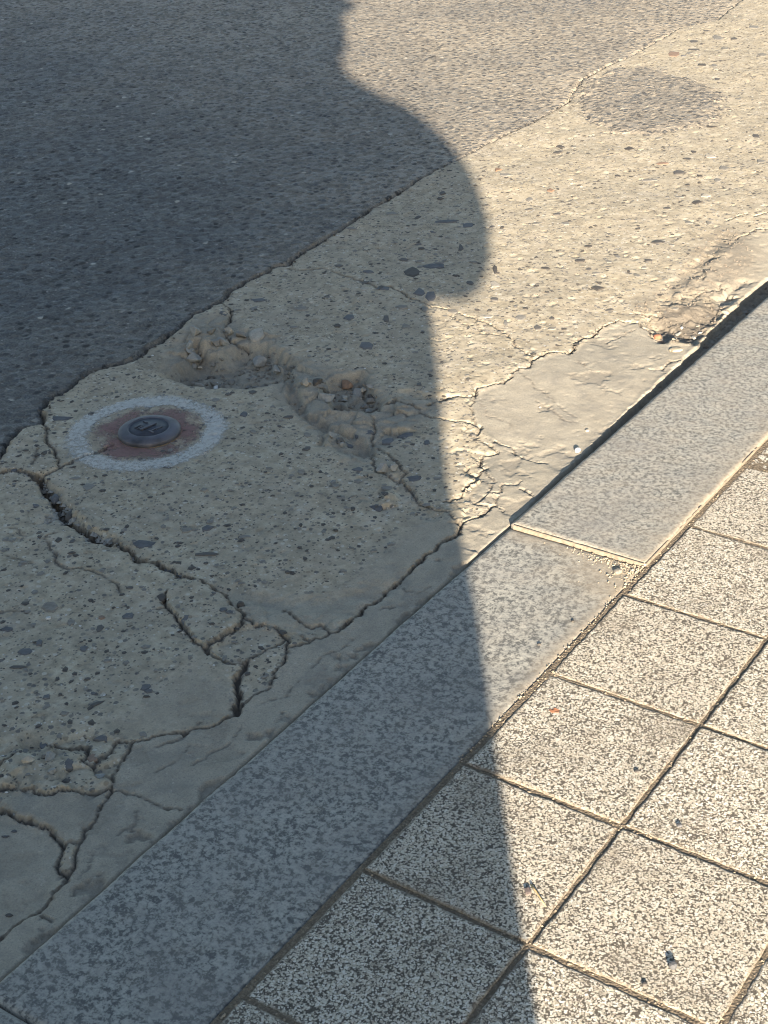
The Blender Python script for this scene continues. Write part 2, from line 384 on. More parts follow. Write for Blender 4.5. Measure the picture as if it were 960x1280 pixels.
VALLEYS = [  # broad smooth troughs: points, half width mm, depth mm
 ([(357,445),(362,460),(364,475),(366,490),(372,507),(385,520),(405,532),(430,539),(447,548),(458,562)], 11, 11),
 ([(400,556),(402,545),(410,537),(424,538)], 7, 7), ([(502,490),(535,497),(560,498)], 12, 5), ([(540,395),(548,420),(552,450)], 16, 2),
 ([(290,742),(330,752),(370,758),(420,752),(470,735)], 18, 3), ([(60,945),(30,930),(0,935)], 16, 4), ([(905,300),(880,325),(858,345),(830,372)], 18, 4),
 ([(495,600),(512,630),(540,645)], 12, 4),
]
PITS = [  # outlines of holes, depth mm, edge softness m
 ([(207,467),(222,472),(240,478),(270,481),(312,481),(340,476),(360,458),(350,448),(342,434),(332,429),(307,430),(297,431),(272,443),(258,440),(245,430),(236,447),(222,458)], 27, .014),
 ([(415,472),(432,467),(457,465),(460,482),(467,487),(477,500),(472,511),(460,512),(435,511),(417,511),(410,505),(415,495),(405,484),(402,478)], 20, .011),
 ([(-30,1011),(0,1011),(21,1021),(40,1026),(56,1033),(69,1045),(80,1056),(77,1066),(76,1080),(80,1095),(60,1124),(44,1139),(0,1172),(-30,1190)], 6, .010),
 ([(46,597),(60,600),(80,625),(100,648),(130,668),(150,674),(140,682),(108,668),(78,648),(58,620)], 9, .006),
 ([(262,806),(285,793),(310,783),(322,783),(345,790),(357,794),(358,803),(330,815),(308,828),(300,830),(275,825)], 4, .006),
 ([(810,395),(840,400),(880,385),(900,360),(930,345),(880,412),(868,428),(840,424),(822,424)], 9, .018),
]
MORTAR = [
 ([(592,495),(595,486),(630,479),(667,450),(712,441),(740,419),(770,400),(795,403),(812,412),(820,428),(866,432),(900,420),(660,680),(600,690),(585,655),(612,635),(592,630),(597,599),(609,584),(602,567),(622,565),(616,556),(600,534),(590,520)], 1.0, .008),
 ([(-40,1200),(44,1139),(88,1087),(106,1040),(130,1002),(143,980),(165,925),(200,918),(277,901),(297,880),(301,883),(345,847),(361,812),(388,802),(436,776),(480,740),(550,680),(577,656),(640,640),(640,700),(300,1000),(0,1260)], .95, .006),
 ([(285,752),(320,740),(360,745),(420,742),(480,690),(520,650),(575,645),(560,680),(480,740),(430,780),(380,790),(320,785),(308,775)], .75, .03),
 ([(-30,1011),(21,1021),(56,1033),(80,1056),(76,1080),(60,1124),(0,1172),(-30,1190)], .7, .01),
 ([(150,900),(250,830),(295,850),(290,895),(240,912),(150,922)], .6, .03),
 ([(207,467),(222,472),(270,481),(312,481),(340,476),(360,458),(342,434),(307,430),(272,443),(245,430),(222,458)], .8, .015), ([(415,472),(432,467),(457,465),(477,500),(472,511),(417,511),(405,484)], .8, .012),
 ([(910,300),(960,284),(1000,282),(1000,330),(930,370),(880,360),(870,345)], .7, .02),
 ([(26,985),(57,994),(103,988),(142,988),(120,1020),(100,1055),(80,1054),(56,1033),(30,1020),(0,1005)], .85, .008),
]
DIRT = [
 ([(815,390),(835,385),(870,375),(895,365),(905,385),(880,412),(868,430),(840,424),(822,424)], .9, .015), ([(820,388),(845,350),(875,305),(905,282),(930,290),(950,320),(930,350),(895,368),(850,385)], .55, .03),
 ([(205,455),(240,425),(262,440),(300,465),(340,470),(300,482),(230,478)], .45, .015), ([(415,472),(455,467),(470,490),(465,510),(420,508)], .35, .01),
 ([(150,450),(200,430),(225,460),(190,465)], .4, .015), ([(780,395),(800,375),(830,360),(840,385),(800,398)], .4, .015),
]
LIFT = [  # slabs and lumps standing proud of / below their surroundings: outline, rise mm, softness
 ([(207,738),(250,726),(285,752),(310,774),(285,792),(256,818),(235,788),(212,762)], 4.0, .004),
 ([(0,590),(25,592),(45,597),(73,583),(60,555),(54,532),(28,540),(12,560),(0,577)], 5.0, .006),
 ([(0,953),(16,945),(42,941),(54,930),(80,931),(103,950),(117,955),(138,974),(140,985),(103,987),(57,992),(26,984),(0,984)], 6.0, .008),
 ([(375,490),(397,507),(422,517),(447,522),(462,525),(455,512),(420,511),(405,502),(385,480)], 5.0, .010),
 ([(400,553),(405,541),(420,539),(432,546),(445,556),(448,575),(420,580)], 4.0, .012),
 ([(592,495),(630,479),(667,450),(712,441),(740,419),(780,403),(815,425),(866,432),(700,590),(680,577),(645,566),(617,549),(600,534)], -1.5, .006),
 ([(240,398),(277,380),(287,388),(281,414),(262,430),(232,440),(215,425)], 7.0, .012),
]
# picture points of the line up to which the kerb shades the sunken, broken concrete edge
RIM = [(990,318),(960,345),(945,352),(925,365),(915,380),(900,393),(890,403),(880,412),(872,425),(868,436),(858,446),(845,456),(838,462),(810,485),(790,500),(770,516),(755,530),(745,541),(730,556),(720,570),(705,584),(690,599),(680,609),(666,624),(663,632),(650,646),(636,660),(560,727),(480,797)]

KX = -0.2175                                  # road face of the kerb
# ------------------------------------------------------------------ gutter: one height field cut into its slabs
xs = np.concatenate([np.arange(-1.42, KX - .0005, .0026), [KX - .0002]])
ys = [-40, -15, -7, -4.2, -3, -2.3, -1.8, -1.5, -1.3, -1.17, -1.09, -1.05]
while ys[-1] < 4.4:
    y = ys[-1]; ys.append(y + (.004 if y < -.80 else .0027 if y < 1.0 else .0027 + (y - 1.0) * .0021))
ys = np.array(ys + [4.5, 4.7, 5.1, 5.8, 7, 9, 13, 22, 45])
GX, GY = np.meshgrid(xs, ys)                  # rows = y
wx = fbm(GX, GY, .035, 4, .68, 11) * .0046; wy = fbm(GX, GY, .035, 4, .68, 23) * .0046
QX, QY = GX + wx, GY + wy

mortar = np.zeros_like(GX); dirt_dark = np.zeros_like(GX)
for pts, s, soft in MORTAR: mortar = np.maximum(mortar, s * poly_mask(QX, QY, pts, soft))
for pts, s, soft in DIRT: dirt_dark = np.maximum(dirt_dark, s * poly_mask(GX + wx * 3, GY + wy * 3, pts, soft))
hol = poly_mask(QX, QY, [(205,462),(222,425),(250,400),(285,395),(300,410),(340,420),(360,440),(395,455),(420,462),(460,462),(480,495),(470,512),(500,500),(545,505),(520,530),(475,560),(440,580),(400,548),(365,515),(340,480),(270,483),(215,472)], .02)
mortar = np.maximum(mortar, .95 * hol); dirt_dark = np.maximum(dirt_dark, .14 * hol * (1 + .8 * fbm(GX, GY, .03, 3, .6, 15)))
rough = 1 - .60 * np.maximum(mortar - hol, 0)
Z = ZG + fbm(GX, GY, .33, 3, .5, 1) * .0030 + rough * (fbm(GX, GY, .06, 3, .55, 2) * .0006 + fbm(GX, GY, .013, 2, .6, 3) * .00022)
Z += (1 - rough) * (fbm(GX, GY, .06, 3, .5, 4) * .0002 + .0004 * smooth(.0, .05, fbm(QX, QY, .11, 4, .55, 6)))
c1, c2, cv, cx_, cy_ = cells(GX + wx, GY + wy, .017, 5)                          # aggregate standing proud or plucked out
Z += rough * np.where(cv > .82, .0003, np.where(cv < .07, -.0015, 0)) * (1 - smooth(.30, .40, c1))
pit = fbm(GX, GY, .012, 2, .5, 31); Z -= rough * smooth(.7, .9, pit) * .0014
for pts, dz, soft in LIFT: Z += dz * .001 * poly_mask(QX, QY, pts, soft)
for pts, dz, soft in PITS:
    m = poly_mask(QX, QY, pts, soft)
    Z -= m * (dz * .001)
BROKEN = [([(205,462),(222,425),(250,400),(285,395),(300,410),(340,420),(360,440),(395,455),(420,462),(460,462),(480,495),(470,512),(500,500),(545,505),(520,530),(475,560),(460,600),(500,625),(480,640),(440,580),(400,548),(365,515),(340,480),(270,483),(215,472)], 1.0, .02),
          ([(30,670),(60,640),(48,600),(75,612),(130,670),(205,700),(225,722),(200,716),(150,690),(115,680),(80,655)], .7, .012),
          ([(800,395),(850,365),(900,350),(940,345),(890,402),(868,430),(825,426)], .8, .02), ([(0,935),(50,915),(140,915),(150,940),(140,990),(60,998),(0,990)], .7, .015),
          ([(860,345),(905,290),(925,290),(900,330),(870,365)], .6, .015), ([(300,760),(320,740),(360,755),(430,770),(480,735),(500,715),(520,715),(440,785),(400,800),(340,800)], .45, .012),
          ([(560,500),(600,545),(620,560),(600,620),(575,660),(545,640),(575,610),(585,560)], .35, .015)]
broken = np.zeros_like(GX)
for pts, w_, soft in BROKEN: broken = np.maximum(broken, w_ * poly_mask(QX, QY, pts, soft))
bx_, by_ = GX + wx * .8, GY + wy * .8
for s_, amp, sd_ in ((.062, .0095, 91), (.026, .0036, 92), (.012, .0011, 93)):                # broken lumps: facets with steps between them
    c1, c2, cv, cx_, cy_ = cells(bx_, by_, s_, sd_)
    Z += broken * ((cv - .62) * amp + (np.sin(cv * 40) * cx_ + np.cos(cv * 40) * cy_) * amp * .75 - (1 - smooth(.0, .08, c2 - c1)) * amp * .22)
for pts, w, dz in VALLEYS:
    d = line_dist(GX + wx * 1.5, GY + wy * 1.5, gxy(pts), w * .002)
    Z -= dz * .001 * (1 - smooth(w * .0002, w * .0014, d))
# sunken edge along the kerb: its depth follows from how far the kerb's shade reaches
rim = gxy(RIM, -.016); o_ = np.argsort(rim[:, 1])
reach = np.interp(ys, rim[o_, 1], KX - rim[o_, 0])
reach = np.where(ys < rim[:, 1].min(), .006, np.clip(reach * (.62 + .34 * smooth(.55, 1.1, ys)), .004, .11))
sunk = -(reach / 2.11) + .008
sd = KX - GX + fbm(GX, GY, .05, 4, .6, 9) * .004 * smooth(.008, .03, reach)[:, None]
rc_ = reach[:, None]
k = (1 - smooth(rc_ * .9, rc_ * 1.5 + .09, sd)) * smooth(-.10, .06, ys)[:, None]
Z = Z + np.minimum(0, sunk[:, None] - ZG) * k + fbm(GX, GY, .022, 3, .6, 8) * .0012 * k * rough
open_ = smooth(.006, .014, reach)[:, None]
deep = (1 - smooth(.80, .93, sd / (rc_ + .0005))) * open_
Z -= deep * (.012 + .006 * np.abs(fbm(GX, GY, .03, 3, .6, 14)))
sd = KX - GX
Z -= (1 - smooth(.0, .006, sd - .0008)) * .012                                   # open joint against the kerb
Z = np.where((ys < .2)[:, None] & (sd < .05), Z + .003 * (1 - sd / .05), Z)
chipk = smooth(.12, .5, fbm(GX, GY, .045, 4, .6, 16) + .25 - sd * 16) * (ys < .25)[:, None] * (sd < .05); Z -= chipk * .0045; dirt_dark = np.maximum(dirt_dark, chipk * .45)
scal = smooth(.42, .55, fbm(QX, QY, .09, 5, .6, 17)) * mortar; Z -= scal * .0012; dirt_dark = np.maximum(dirt_dark, scal * .28)
# cracks
iscrack = np.zeros(GX.shape, bool); crk = np.zeros_like(GX); crack_dirt_shade = np.zeros_like(GX)
lift_noise = fbm(GX, GY, .02, 3, .6, 77); chipn = fbm(GX, GY, .022, 3, .6, 78)
for pts, hw, dz in CRACKS:
    hw *= .66 if hw < 4 else .85; dz *= .75
    w = hw * .001; P = gxy(pts); d = line_dist(QX, QY, P, w * 2.6 + .014)
    ww = w * np.clip(1 + .6 * lift_noise, .35, 2)
    prof = 1 - smooth(ww * .55, ww * .95 + .0007, d)
    crk = np.maximum(crk, prof * dz * .001)
    crumb_w = w * 1.4 + .006; Z -= smooth(.15, .6, chipn) * (1 - smooth(crumb_w * .3, crumb_w, d)) * min(.0032, .0011 * hw)
    crack_dirt_shade = np.maximum(crack_dirt_shade, np.clip(hw / 1.5, .45, .97) * (1 - smooth(ww * .9 + .0002, ww * 1.1 + .0024, d)))  # crack dirt, with the crack's shade painted into the colour of its walls
    iscrack |= d < np.maximum(w * .8, .0027)
    Z -= .0006 * (1 - smooth(0, w * 1.6 + .003, d)) * (hw > 2.3)                 # worn arrises
Z -= crk
# road edge
edge = gxy(EDGE); ed = None
edge_long = np.vstack([[[edge[0, 0] + .02, -300]], [[edge[0, 0] + .01, -.6]], edge, [[edge[-1, 0] - .1, 300]]])
far_poly = np.vstack([edge_long, [[-400, 300], [-400, -300]]])
onroad = inside(QX, QY, far_poly); ed = line_dist(QX, QY, edge_long, .05)
sdE = np.where(onroad, -ed, ed)                                                  # + on the concrete
yA, yB = ground(714, 124)[1], ground(765, 80)[1]
open_at = lambda Y: smooth(yA - .08, yA, Y) * (1 - smooth(yB, yB + .08, Y))
gfill = 1 - .75 * smooth(1.2, 1.7, GY) * (1 - open_at(GY))
Z -= gfill * .018 * (1 - smooth(-.001, .006, sdE)) + .02 * (1 - smooth(-.03, -.002, sdE))
dirt_dark = np.maximum(dirt_dark, .65 * (1 - smooth(.0, .012, np.abs(sdE))))
dirt_dark = np.maximum(dirt_dark, crack_dirt_shade); dirt_dark = np.maximum(dirt_dark, .75 * deep)
iscrack |= sdE < .003

# connected slabs
ny, nx = GX.shape
free = ~iscrack
lab = np.zeros((ny, nx), np.int32); par = [0]
def find(a):
    while par[a] != a: par[a] = par[par[a]]; a = par[a]
    return a
runs_prev = []; nl = 0
for j in range(ny):                                                              # run-length union-find
    row = free[j]; dd = np.diff(np.concatenate([[0], row.view(np.int8), [0]]))
    st = np.nonzero(dd == 1)[0]; en = np.nonzero(dd == -1)[0]; runs = []
    pi = 0
    for a, b in zip(st, en):
        l = 0
        while pi < len(runs_prev) and runs_prev[pi][1] <= a: pi += 1
        q = pi
        while q < len(runs_prev) and runs_prev[q][0] < b:
            r2 = find(runs_prev[q][2])
            if l == 0: l = r2
            else:
                l = find(l)
                if l != r2: par[max(l, r2)] = min(l, r2); l = min(l, r2)
            q += 1
        if l == 0: nl += 1; par.append(nl); l = nl
        lab[j, a:b] = l; runs.append((a, b, l))
    runs_prev = runs
root = np.array([find(i) for i in range(len(par))]); lab = root[lab]
cnt = np.bincount(lab.ravel(), minlength=len(par)); cnt[0] = 0
big = [i for i in np.argsort(-cnt) if cnt[i] > 60]
# each slab has settled a little differently
rs = random.Random(3)
for i in big:
    m = lab == i
    if cnt[i] < 60000:
        cx, cy = GX[m].mean(), GY[m].mean(); a = .0012 if cnt[i] > 4000 else .0020
        Z[m] += rs.uniform(-a, a) + (GX[m] - cx) * rs.uniform(-.012, .012) + (GY[m] - cy) * rs.uniform(-.012, .012)
idx = np.arange(ny * nx).reshape(ny, nx)
Qd = np.stack([idx[:-1, :-1], idx[:-1, 1:], idx[1:, 1:], idx[1:, :-1]], -1).reshape(-1, 4)
ql = lab.ravel()[Qd]; same = (ql == ql[:, :1]).all(1); fl = np.where(same, ql[:, 0], 0)
co = np.stack([GX, GY, Z], -1).reshape(-1, 3); mo = mortar.ravel(); di = np.clip(dirt_dark, 0, 1).ravel()
isbig = np.zeros(len(par), bool); isbig[big] = True
def sub(name, faces, parent=None):
    u, inv = np.unique(faces, return_inverse=True)
    return mesh_np(name, co[u], inv.reshape(faces.shape), M['concrete'], parent, True, dict(mortar=mo[u], dirt_dark=di[u]))
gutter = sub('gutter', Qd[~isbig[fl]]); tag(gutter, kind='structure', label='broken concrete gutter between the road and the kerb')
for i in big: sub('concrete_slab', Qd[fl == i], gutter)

def surf(x, y):
    """height and normal of the gutter under a point"""
    i = np.clip(np.searchsorted(xs, x), 2, nx - 3); j = np.clip(np.searchsorted(ys, y), 2, ny - 3)
    z = np.median(Z[j - 1:j + 2, i - 1:i + 2])
    return float(z)
def plane(x, y, r):
    i0, i1 = np.searchsorted(xs, [x - r, x + r]); j0, j1 = np.searchsorted(ys, [y - r, y + r])
    i0 = max(0, i0 - 1); j0 = max(0, j0 - 1); i1 = min(nx, i1 + 2); j1 = min(ny, j1 + 2)
    A = np.stack([GX[j0:j1, i0:i1].ravel() - x, GY[j0:j1, i0:i1].ravel() - y, np.ones((j1 - j0) * (i1 - i0))], 1)
    s, *_ = np.linalg.lstsq(A, Z[j0:j1, i0:i1].ravel(), rcond=None)
    return s

# ------------------------------------------------------------------ road
ax = [-.95]
while ax[-1] > -4.6:
    d = max(0, -1.0 - ax[-1]); ax.append(ax[-1] - (.0036 + d * .0026))
for v in (-4.9, -5.5, -7, -10, -20, -60, -200): ax.append(v)
ax = np.array(ax[::-1])
ay = [-1.1]
while ay[-1] < 4.2: ay.append(ay[-1] + (.0045 if ay[-1] < .8 else .0045 + (ay[-1] - .8) * .0017))
ay = np.array([-200, -60, -20, -8, -4, -2, -1.4] + ay + [4.5, 5.2, 7, 12, 30, 80, 200])
AX, AY = np.meshgrid(ax, ay)
core = smooth(-5.0, -4.5, AX) * smooth(-1.3, -1.1, AY) * (1 - smooth(4.1, 4.4, AY))
qx = AX + fbm(AX, AY, .035, 4, .6, 11) * .0042; qy = AY + fbm(AX, AY, .035, 4, .6, 23) * .0042
e2 = np.vstack([[[edge[0, 0] + .02, -300]], [[edge[0, 0] + .01, -.6]], edge, [[edge[-1, 0] - .1, 300]]])
dE = line_dist(qx, qy, e2, .6)
off = ~inside(qx, qy, np.vstack([e2, [[-400, 300], [-400, -300]]]))
sE = np.where(off, -dE, dE)
AZ = -.009 + core * (fbm(AX, AY, .45, 3, .5, 51) * .003 + fbm(AX, AY, .019, 3, .62, 52) * .0014 + fbm(AX, AY, .009, 2, .5, 53) * .0006)
AZ -= (1 - .8 * smooth(1.2, 1.7, AY) * (1 - open_at(AY))) * .02 * (1 - smooth(-.002, .008, sE)) + .02 * (1 - smooth(-.03, 0, sE))
# lumpy broken edge beside the hole
mB = poly_mask(qx, qy, [(150,455),(185,430),(222,410),(236,430),(225,458),(200,470)], .02); AZ += mB * (.004 + fbm(AX, AY, .02, 3, .6, 54) * .003)
dust = .0 + .20 * (1 - smooth(0, .35, sE)) + .72 * smooth(.5, 2.2, AY + AX * .35 + .25) + fbm(AX, AY, .25, 4, .55, 61) * .13  # edge dust; the wide ramp paints the sunlit stretch paler, the shaded side darker
an = np.arange(AX.size).reshape(AX.shape)
AQ = np.stack([an[:-1, :-1], an[:-1, 1:], an[1:, 1:], an[1:, :-1]], -1).reshape(-1, 4)
keep = (sE.ravel()[AQ] > -.035).any(1)
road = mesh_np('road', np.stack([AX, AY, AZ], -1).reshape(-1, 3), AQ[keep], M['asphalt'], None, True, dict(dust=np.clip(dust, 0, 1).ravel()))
tag(road, label='worn grey asphalt road with dust along its edge', kind='structure')

def drape(name, cx, cy, R, mat, dens, parent=None, rise=.0007, step=.0028, attr='cover'):
    """sheet lying on the gutter surface"""
    i = (xs > cx - R) & (xs < cx + R); j = (ys > cy - R) & (ys < cy + R)
    X = GX[np.ix_(j, i)]; Y = GY[np.ix_(j, i)]; z = Z[np.ix_(j, i)] + rise
    c = dens(X, Y); n = np.arange(X.size).reshape(X.shape)
    q = np.stack([n[:-1, :-1], n[:-1, 1:], n[1:, 1:], n[1:, :-1]], -1).reshape(-1, 4)
    q = q[(c.ravel()[q] > .03).any(1)]; u, inv = np.unique(q, return_inverse=True)
    return mesh_np(name, np.stack([X, Y, z], -1).reshape(-1, 3)[u], inv.reshape(q.shape), mat, parent, True, {attr: c.ravel()[u]})

# round asphalt patch on the gutter
pc = ground(806, 120); PR = None
def patch_d(X, Y):
    P = gxy([(710,127),(727,101),(763,81),(800,79),(830,83),(855,92),(884,101),(906,115),(917,132),(908,149),(880,160),(840,166),(800,171),(768,166),(742,158),(726,147)], -.004)
    x2 = X + fbm(X, Y, .05, 5, .7, 71) * .022; y2 = Y + fbm(X, Y, .05, 5, .7, 72) * .022
    d = line_dist(x2, y2, np.vstack([P, P[:1]]), .2); return np.where(inside(x2, y2, P), d, -d)
i = (xs > pc[0] - .45) & (xs < pc[0] + .45); j = (ys > pc[1] - .6) & (ys < pc[1] + .6)
X = GX[np.ix_(j, i)]; Y = GY[np.ix_(j, i)]; sdp = patch_d(X, Y)
z = np.maximum(Z[np.ix_(j, i)], ZG - .004) + .0055 * smooth(-.004, .06, sdp) - .0012 + fbm(X, Y, .016, 3, .6, 73) * .0013
n = np.arange(X.size).reshape(X.shape); q = np.stack([n[:-1, :-1], n[:-1, 1:], n[1:, 1:], n[1:, :-1]], -1).reshape(-1, 4)
q = q[(sdp.ravel()[q] > -.004).any(1)]; u, inv = np.unique(q, return_inverse=True)
pm = mesh_np('asphalt_patch', np.stack([X, Y, z], -1).reshape(-1, 3)[u], inv.reshape(q.shape), M['asphalt'], None, True, dict(dust=np.clip(.66 + .3 * (1 - smooth(0, .09, sdp)) + fbm(X, Y, .1, 3, .5, 75) * .1, 0, 1).ravel()[u]))
tag(pm, 'round grey patch of asphalt stuck on the sunlit concrete beside the road edge', 'asphalt patch')

# ------------------------------------------------------------------ stones set in the concrete
STONES = [(324,375,11,3,'b'),(377,386,13,5,'g'),(317,386,5,4,'g'),(437,396,9,7,'b'),(422,407,6,4,'d'),(460,340,9,3,'b'),(424,333,6,2,'d'),(456,354,7,3,'d'),(476,360,5,4,'d'),(456,362,7,3,'t'),(479,361,8,4,'b'),(524,366,9,7,'b'),(539,371,7,8,'b'),(516,339,10,8,'d'),(505,325,8,3,'d'),(542,332,16,5,'b'),(570,345,8,2,'d'),(507,407,7,4,'g'),(483,398,5,5,'d'),(459,432,9,6,'b'),(502,384,7,4,'g'),(532,386,5,5,'g'),(567,389,8,4,'g'),(672,410,6,4,'d'),(651,397,7,4,'g'),(632,404,4,6,'g'),(619,336,3,7,'d'),(619,355,7,5,'t'),(617,374,6,3,'d'),(576,310,4,6,'d'),(527,311,6,2,'d'),(657,386,4,2,'d'),(609,396,7,3,'t'),(690,411,7,2,'g'),(747,361,8,4,'d'),(690,399,4,2,'d'),(725,326,8,3,'d'),(745,342,8,2,'g'),(810,326,6,2,'d'),(805,335,5,1.5,'g'),(772,322,4,3,'g'),(796,345,5,3,'g'),(786,340,3,2,'d'),(786,186,7,3,'d'),(849,215,9,4,'d'),(830,204,11,2,'r'),(905,210,7,4,'g'),(875,220,4,2,'d'),(897,225,6,3,'g'),(872,254,7,3,'d'),(850,247,9,2,'g'),(821,303,10,3,'d'),(735,308,5,2,'d'),(811,225,14,2,'g'),(771,219,4,1.5,'d'),(859,231,4,1.5,'d'),(951,201,7,3,'g'),(887,196,8,3,'t'),(867,190,4,2,'d'),(882,245,9,4,'t'),(862,279,6,2,'g'),(886,279,4,3,'g'),(835,261,6,1.5,'d'),(622,213,5,3,'r'),(632,220,11,3,'g'),(687,238,6,3,'r'),(662,249,6,3,'g'),(697,268,5,2,'d'),(672,279,8,2,'g'),(707,280,6,3,'g'),(615,284,4,2,'d'),(628,284,3,2,'d'),(585,281,9,4,'b'),(553,242,4,3,'d'),(551,248,5,2,'d'),(560,277,16,3,'b'),(697,190,8,2,'d'),(718,183,5,2,'g'),(490,268,9,3,'g'),(868,52,6,2,'d'),(867,62,7,2,'d'),(883,39,6,1.5,'d'),(897,47,7,4,'g'),(942,34,9,3,'g'),(917,48,5,2,'d'),(907,61,7,2,'g'),(842,68,9,4,'r'),(862,67,7,2,'g'),(877,81,6,2,'d'),(893,82,5,3,'g'),(952,68,7,3,'g'),(897,99,4,2,'d'),(923,124,5,2,'g'),(945,170,6,3,'d'),(823,174,6,2,'g'),(888,159,9,1.5,'d'),(114,518,5,3,'d'),(17,589,10,3,'b'),(110,609,8,6,'g'),(45,631,6,3,'b'),(204,564,4,2,'d'),(74,674,5,4,'d'),(90,676,4,4,'d'),(89,691,6,2,'d'),(177,680,16,7,'b'),(64,757,12,8,'g'),(160,769,9,6,'b'),(124,784,6,8,'d'),(89,776,6,5,'g'),(9,786,9,4,'b'),(127,770,4,3,'r'),(162,734,5,2,'d'),(49,664,4,2,'d'),(202,746,6,7,'d'),(232,776,6,7,'b'),(212,707,10,5,'b'),(60,771,5,2,'w'),(31,815,11,6,'b'),(20,834,15,3,'d'),(57,872,6,5,'b'),(109,848,5,2,'d'),(182,859,7,5,'b'),(186,865,5,3,'b'),(183,872,6,1.5,'d'),(117,866,4,3,'b'),(105,809,6,5,'b'),(50,802,5,5,'b'),(126,921,11,5,'b'),(75,867,3,2,'d'),(80,891,6,4,'g'),(135,825,6,3,'g'),(259,661,9,6,'b'),(232,664,8,5,'g'),(260,694,15,3,'d'),(257,705,4,2,'d'),(306,672,8,3,'g'),(420,664,4,2,'d'),(376,657,3,3,'d'),(268,744,5,4,'b'),(279,767,5,4,'b'),(287,770,6,3,'b'),(226,715,8,4,'b'),(472,634,10,6,'b'),(516,598,13,5,'b'),(447,586,9,4,'b'),(485,609,9,4,'g'),(441,636,3,3,'d'),(507,542,10,5,'b'),(485,547,8,6,'b'),(534,552,5,6,'b'),(450,520,8,5,'g'),(436,550,6,4,'b'),(455,538,14,4,'b'),(524,482,4,4,'d'),(384,562,6,3,'d'),(281,394,6,3,'b'),(285,492,5,2,'d'),(316,489,6,3,'d'),(305,517,5,4,'b'),(360,521,8,2,'d'),(270,500,6,4,'g'),(265,522,4,5,'b'),(17,1034,5,2,'b'),(5,1041,5,2,'b'),(10,1139,5,3,'d'),(90,943,13,8,'b'),(86,957,7,7,'b'),(116,945,9,8,'r'),(75,524,14,4,'b'),(377,591,8,5,'g'),(256,614,6,4,'g'),(420,608,7,4,'g')]
def stone_mesh(name, rx, ry, ang, hgt, rr, ptx=0.0):
    """flat-topped irregular stone, its foot below the surface"""
    n = rr.randint(5, 8); ph = rr.uniform(0, 6); bm = bmesh.new(); rings = []
    rad = [1 + rr.uniform(-.38, .28) for _ in range(n)]
    for s, z in ((1.06, -hgt * 2.2), (1.0, hgt * .25), (.80, hgt)):
        ring = []
        for a in range(n):
            t = ph + a * 2 * math.pi / n; u, v = rx * s * rad[a] * math.cos(t), ry * s * rad[a] * math.sin(t)
            ring.append(bm.verts.new((u * math.cos(ang) - v * math.sin(ang), u * math.sin(ang) + v * math.cos(ang), z + rr.uniform(-.15, .15) * hgt)))
        rings.append(ring)
    for A, B in zip(rings[:-1], rings[1:]):
        for a in range(n): bm.faces.new((A[a], A[(a + 1) % n], B[(a + 1) % n], B[a]))
    c = bm.verts.new((0, 0, hgt * 1.12))
    for a in range(n): bm.faces.new((rings[-1][a], rings[-1][(a + 1) % n], c))
    return bm
rr = random.Random(11)
YAW = math.atan2(CAM_R[0][1], CAM_R[0][0])           # direction in which the long axes of the traced stones lie
def put_stone(x, y, rx, ry, ang, hgt, mat, parent=gutter, name='embedded_stone'):
    s = plane(x, y, max(rx, ry, .005))
    nrm = Vector((-s[0], -s[1], 1)).normalized()
    o = obj_bm(name, stone_mesh(name, rx, ry, ang, hgt, rr), M[mat], parent, False)
    o.location = (x, y, s[2]); o.rotation_euler = nrm.to_track_quat('Z', 'Y').to_euler()
    o.rotation_euler = (Vector((0, 0, 1)).rotation_difference(nrm)).to_euler()
    return o
for px, py, a, b, m in STONES:
    c = ground(px, py); rx = np.linalg.norm(ground(px + a, py)[:2] - c[:2]); ry = np.linalg.norm(ground(px, py + b)[:2] - c[:2])
    put_stone(c[0], c[1], rx * .95, ry * .8, YAW, rr.uniform(.0010, .0020), m)
# fill-in stones between the traced ones
taken = [tuple(ground(s[0], s[1])[:2]) for s in STONES]
cnt2 = 0; tries = 0
while cnt2 < 70 and tries < 6000:
    tries += 1; x = rr.uniform(-1.2, -.28); y = rr.uniform(-.75, 3.2)
    i, j = np.searchsorted(xs, x), np.searchsorted(ys, y)
    if mortar[j, i] > .3 or sdE[j, i] < .02 or iscrack[j, i] or any(abs(x - a) + abs(y - b) < .03 for a, b in taken): continue
    r = rr.uniform(.0045, .011) * (1 + .25 * max(0, y - .8)); taken.append((x, y)); cnt2 += 1
    put_stone(x, y, r, r * rr.uniform(.45, .8), rr.uniform(0, 3.1), rr.uniform(.0009, .0018), rr.choice('bddggt'))
def chunk(name, px, py, size, mat, parent, label=None, cat=None, sink=.35, seed=1):
    """angular broken piece: convex hull of a few random points"""
    R = random.Random(seed); c = ground(px, py); bm = bmesh.new()
    for _ in range(11):
        d = Vector((R.gauss(0, 1), R.gauss(0, 1), R.gauss(0, 1))).normalized(); bm.verts.new(Vector((d.x * size, d.y * size * R.uniform(.6, .9), d.z * size * .6)) * R.uniform(.8, 1.05))
    r = bmesh.ops.convex_hull(bm, input=list(bm.verts)); bmesh.ops.delete(bm, geom=[v for v in r['geom_interior'] if isinstance(v, bmesh.types.BMVert)], context='VERTS')
    bmesh.ops.bevel(bm, geom=list(bm.edges), offset=size * .05, segments=1, affect='EDGES', clamp_overlap=True)
    o = obj_bm(name, bm, M[mat], parent); o.location = (c[0], c[1], surf(c[0], c[1]) + size * .6 * (1 - 2 * sink)); o.rotation_euler = (R.uniform(-.3, .3), R.uniform(-.3, .3), R.uniform(0, 6.28))
    return tag(o, label, cat)
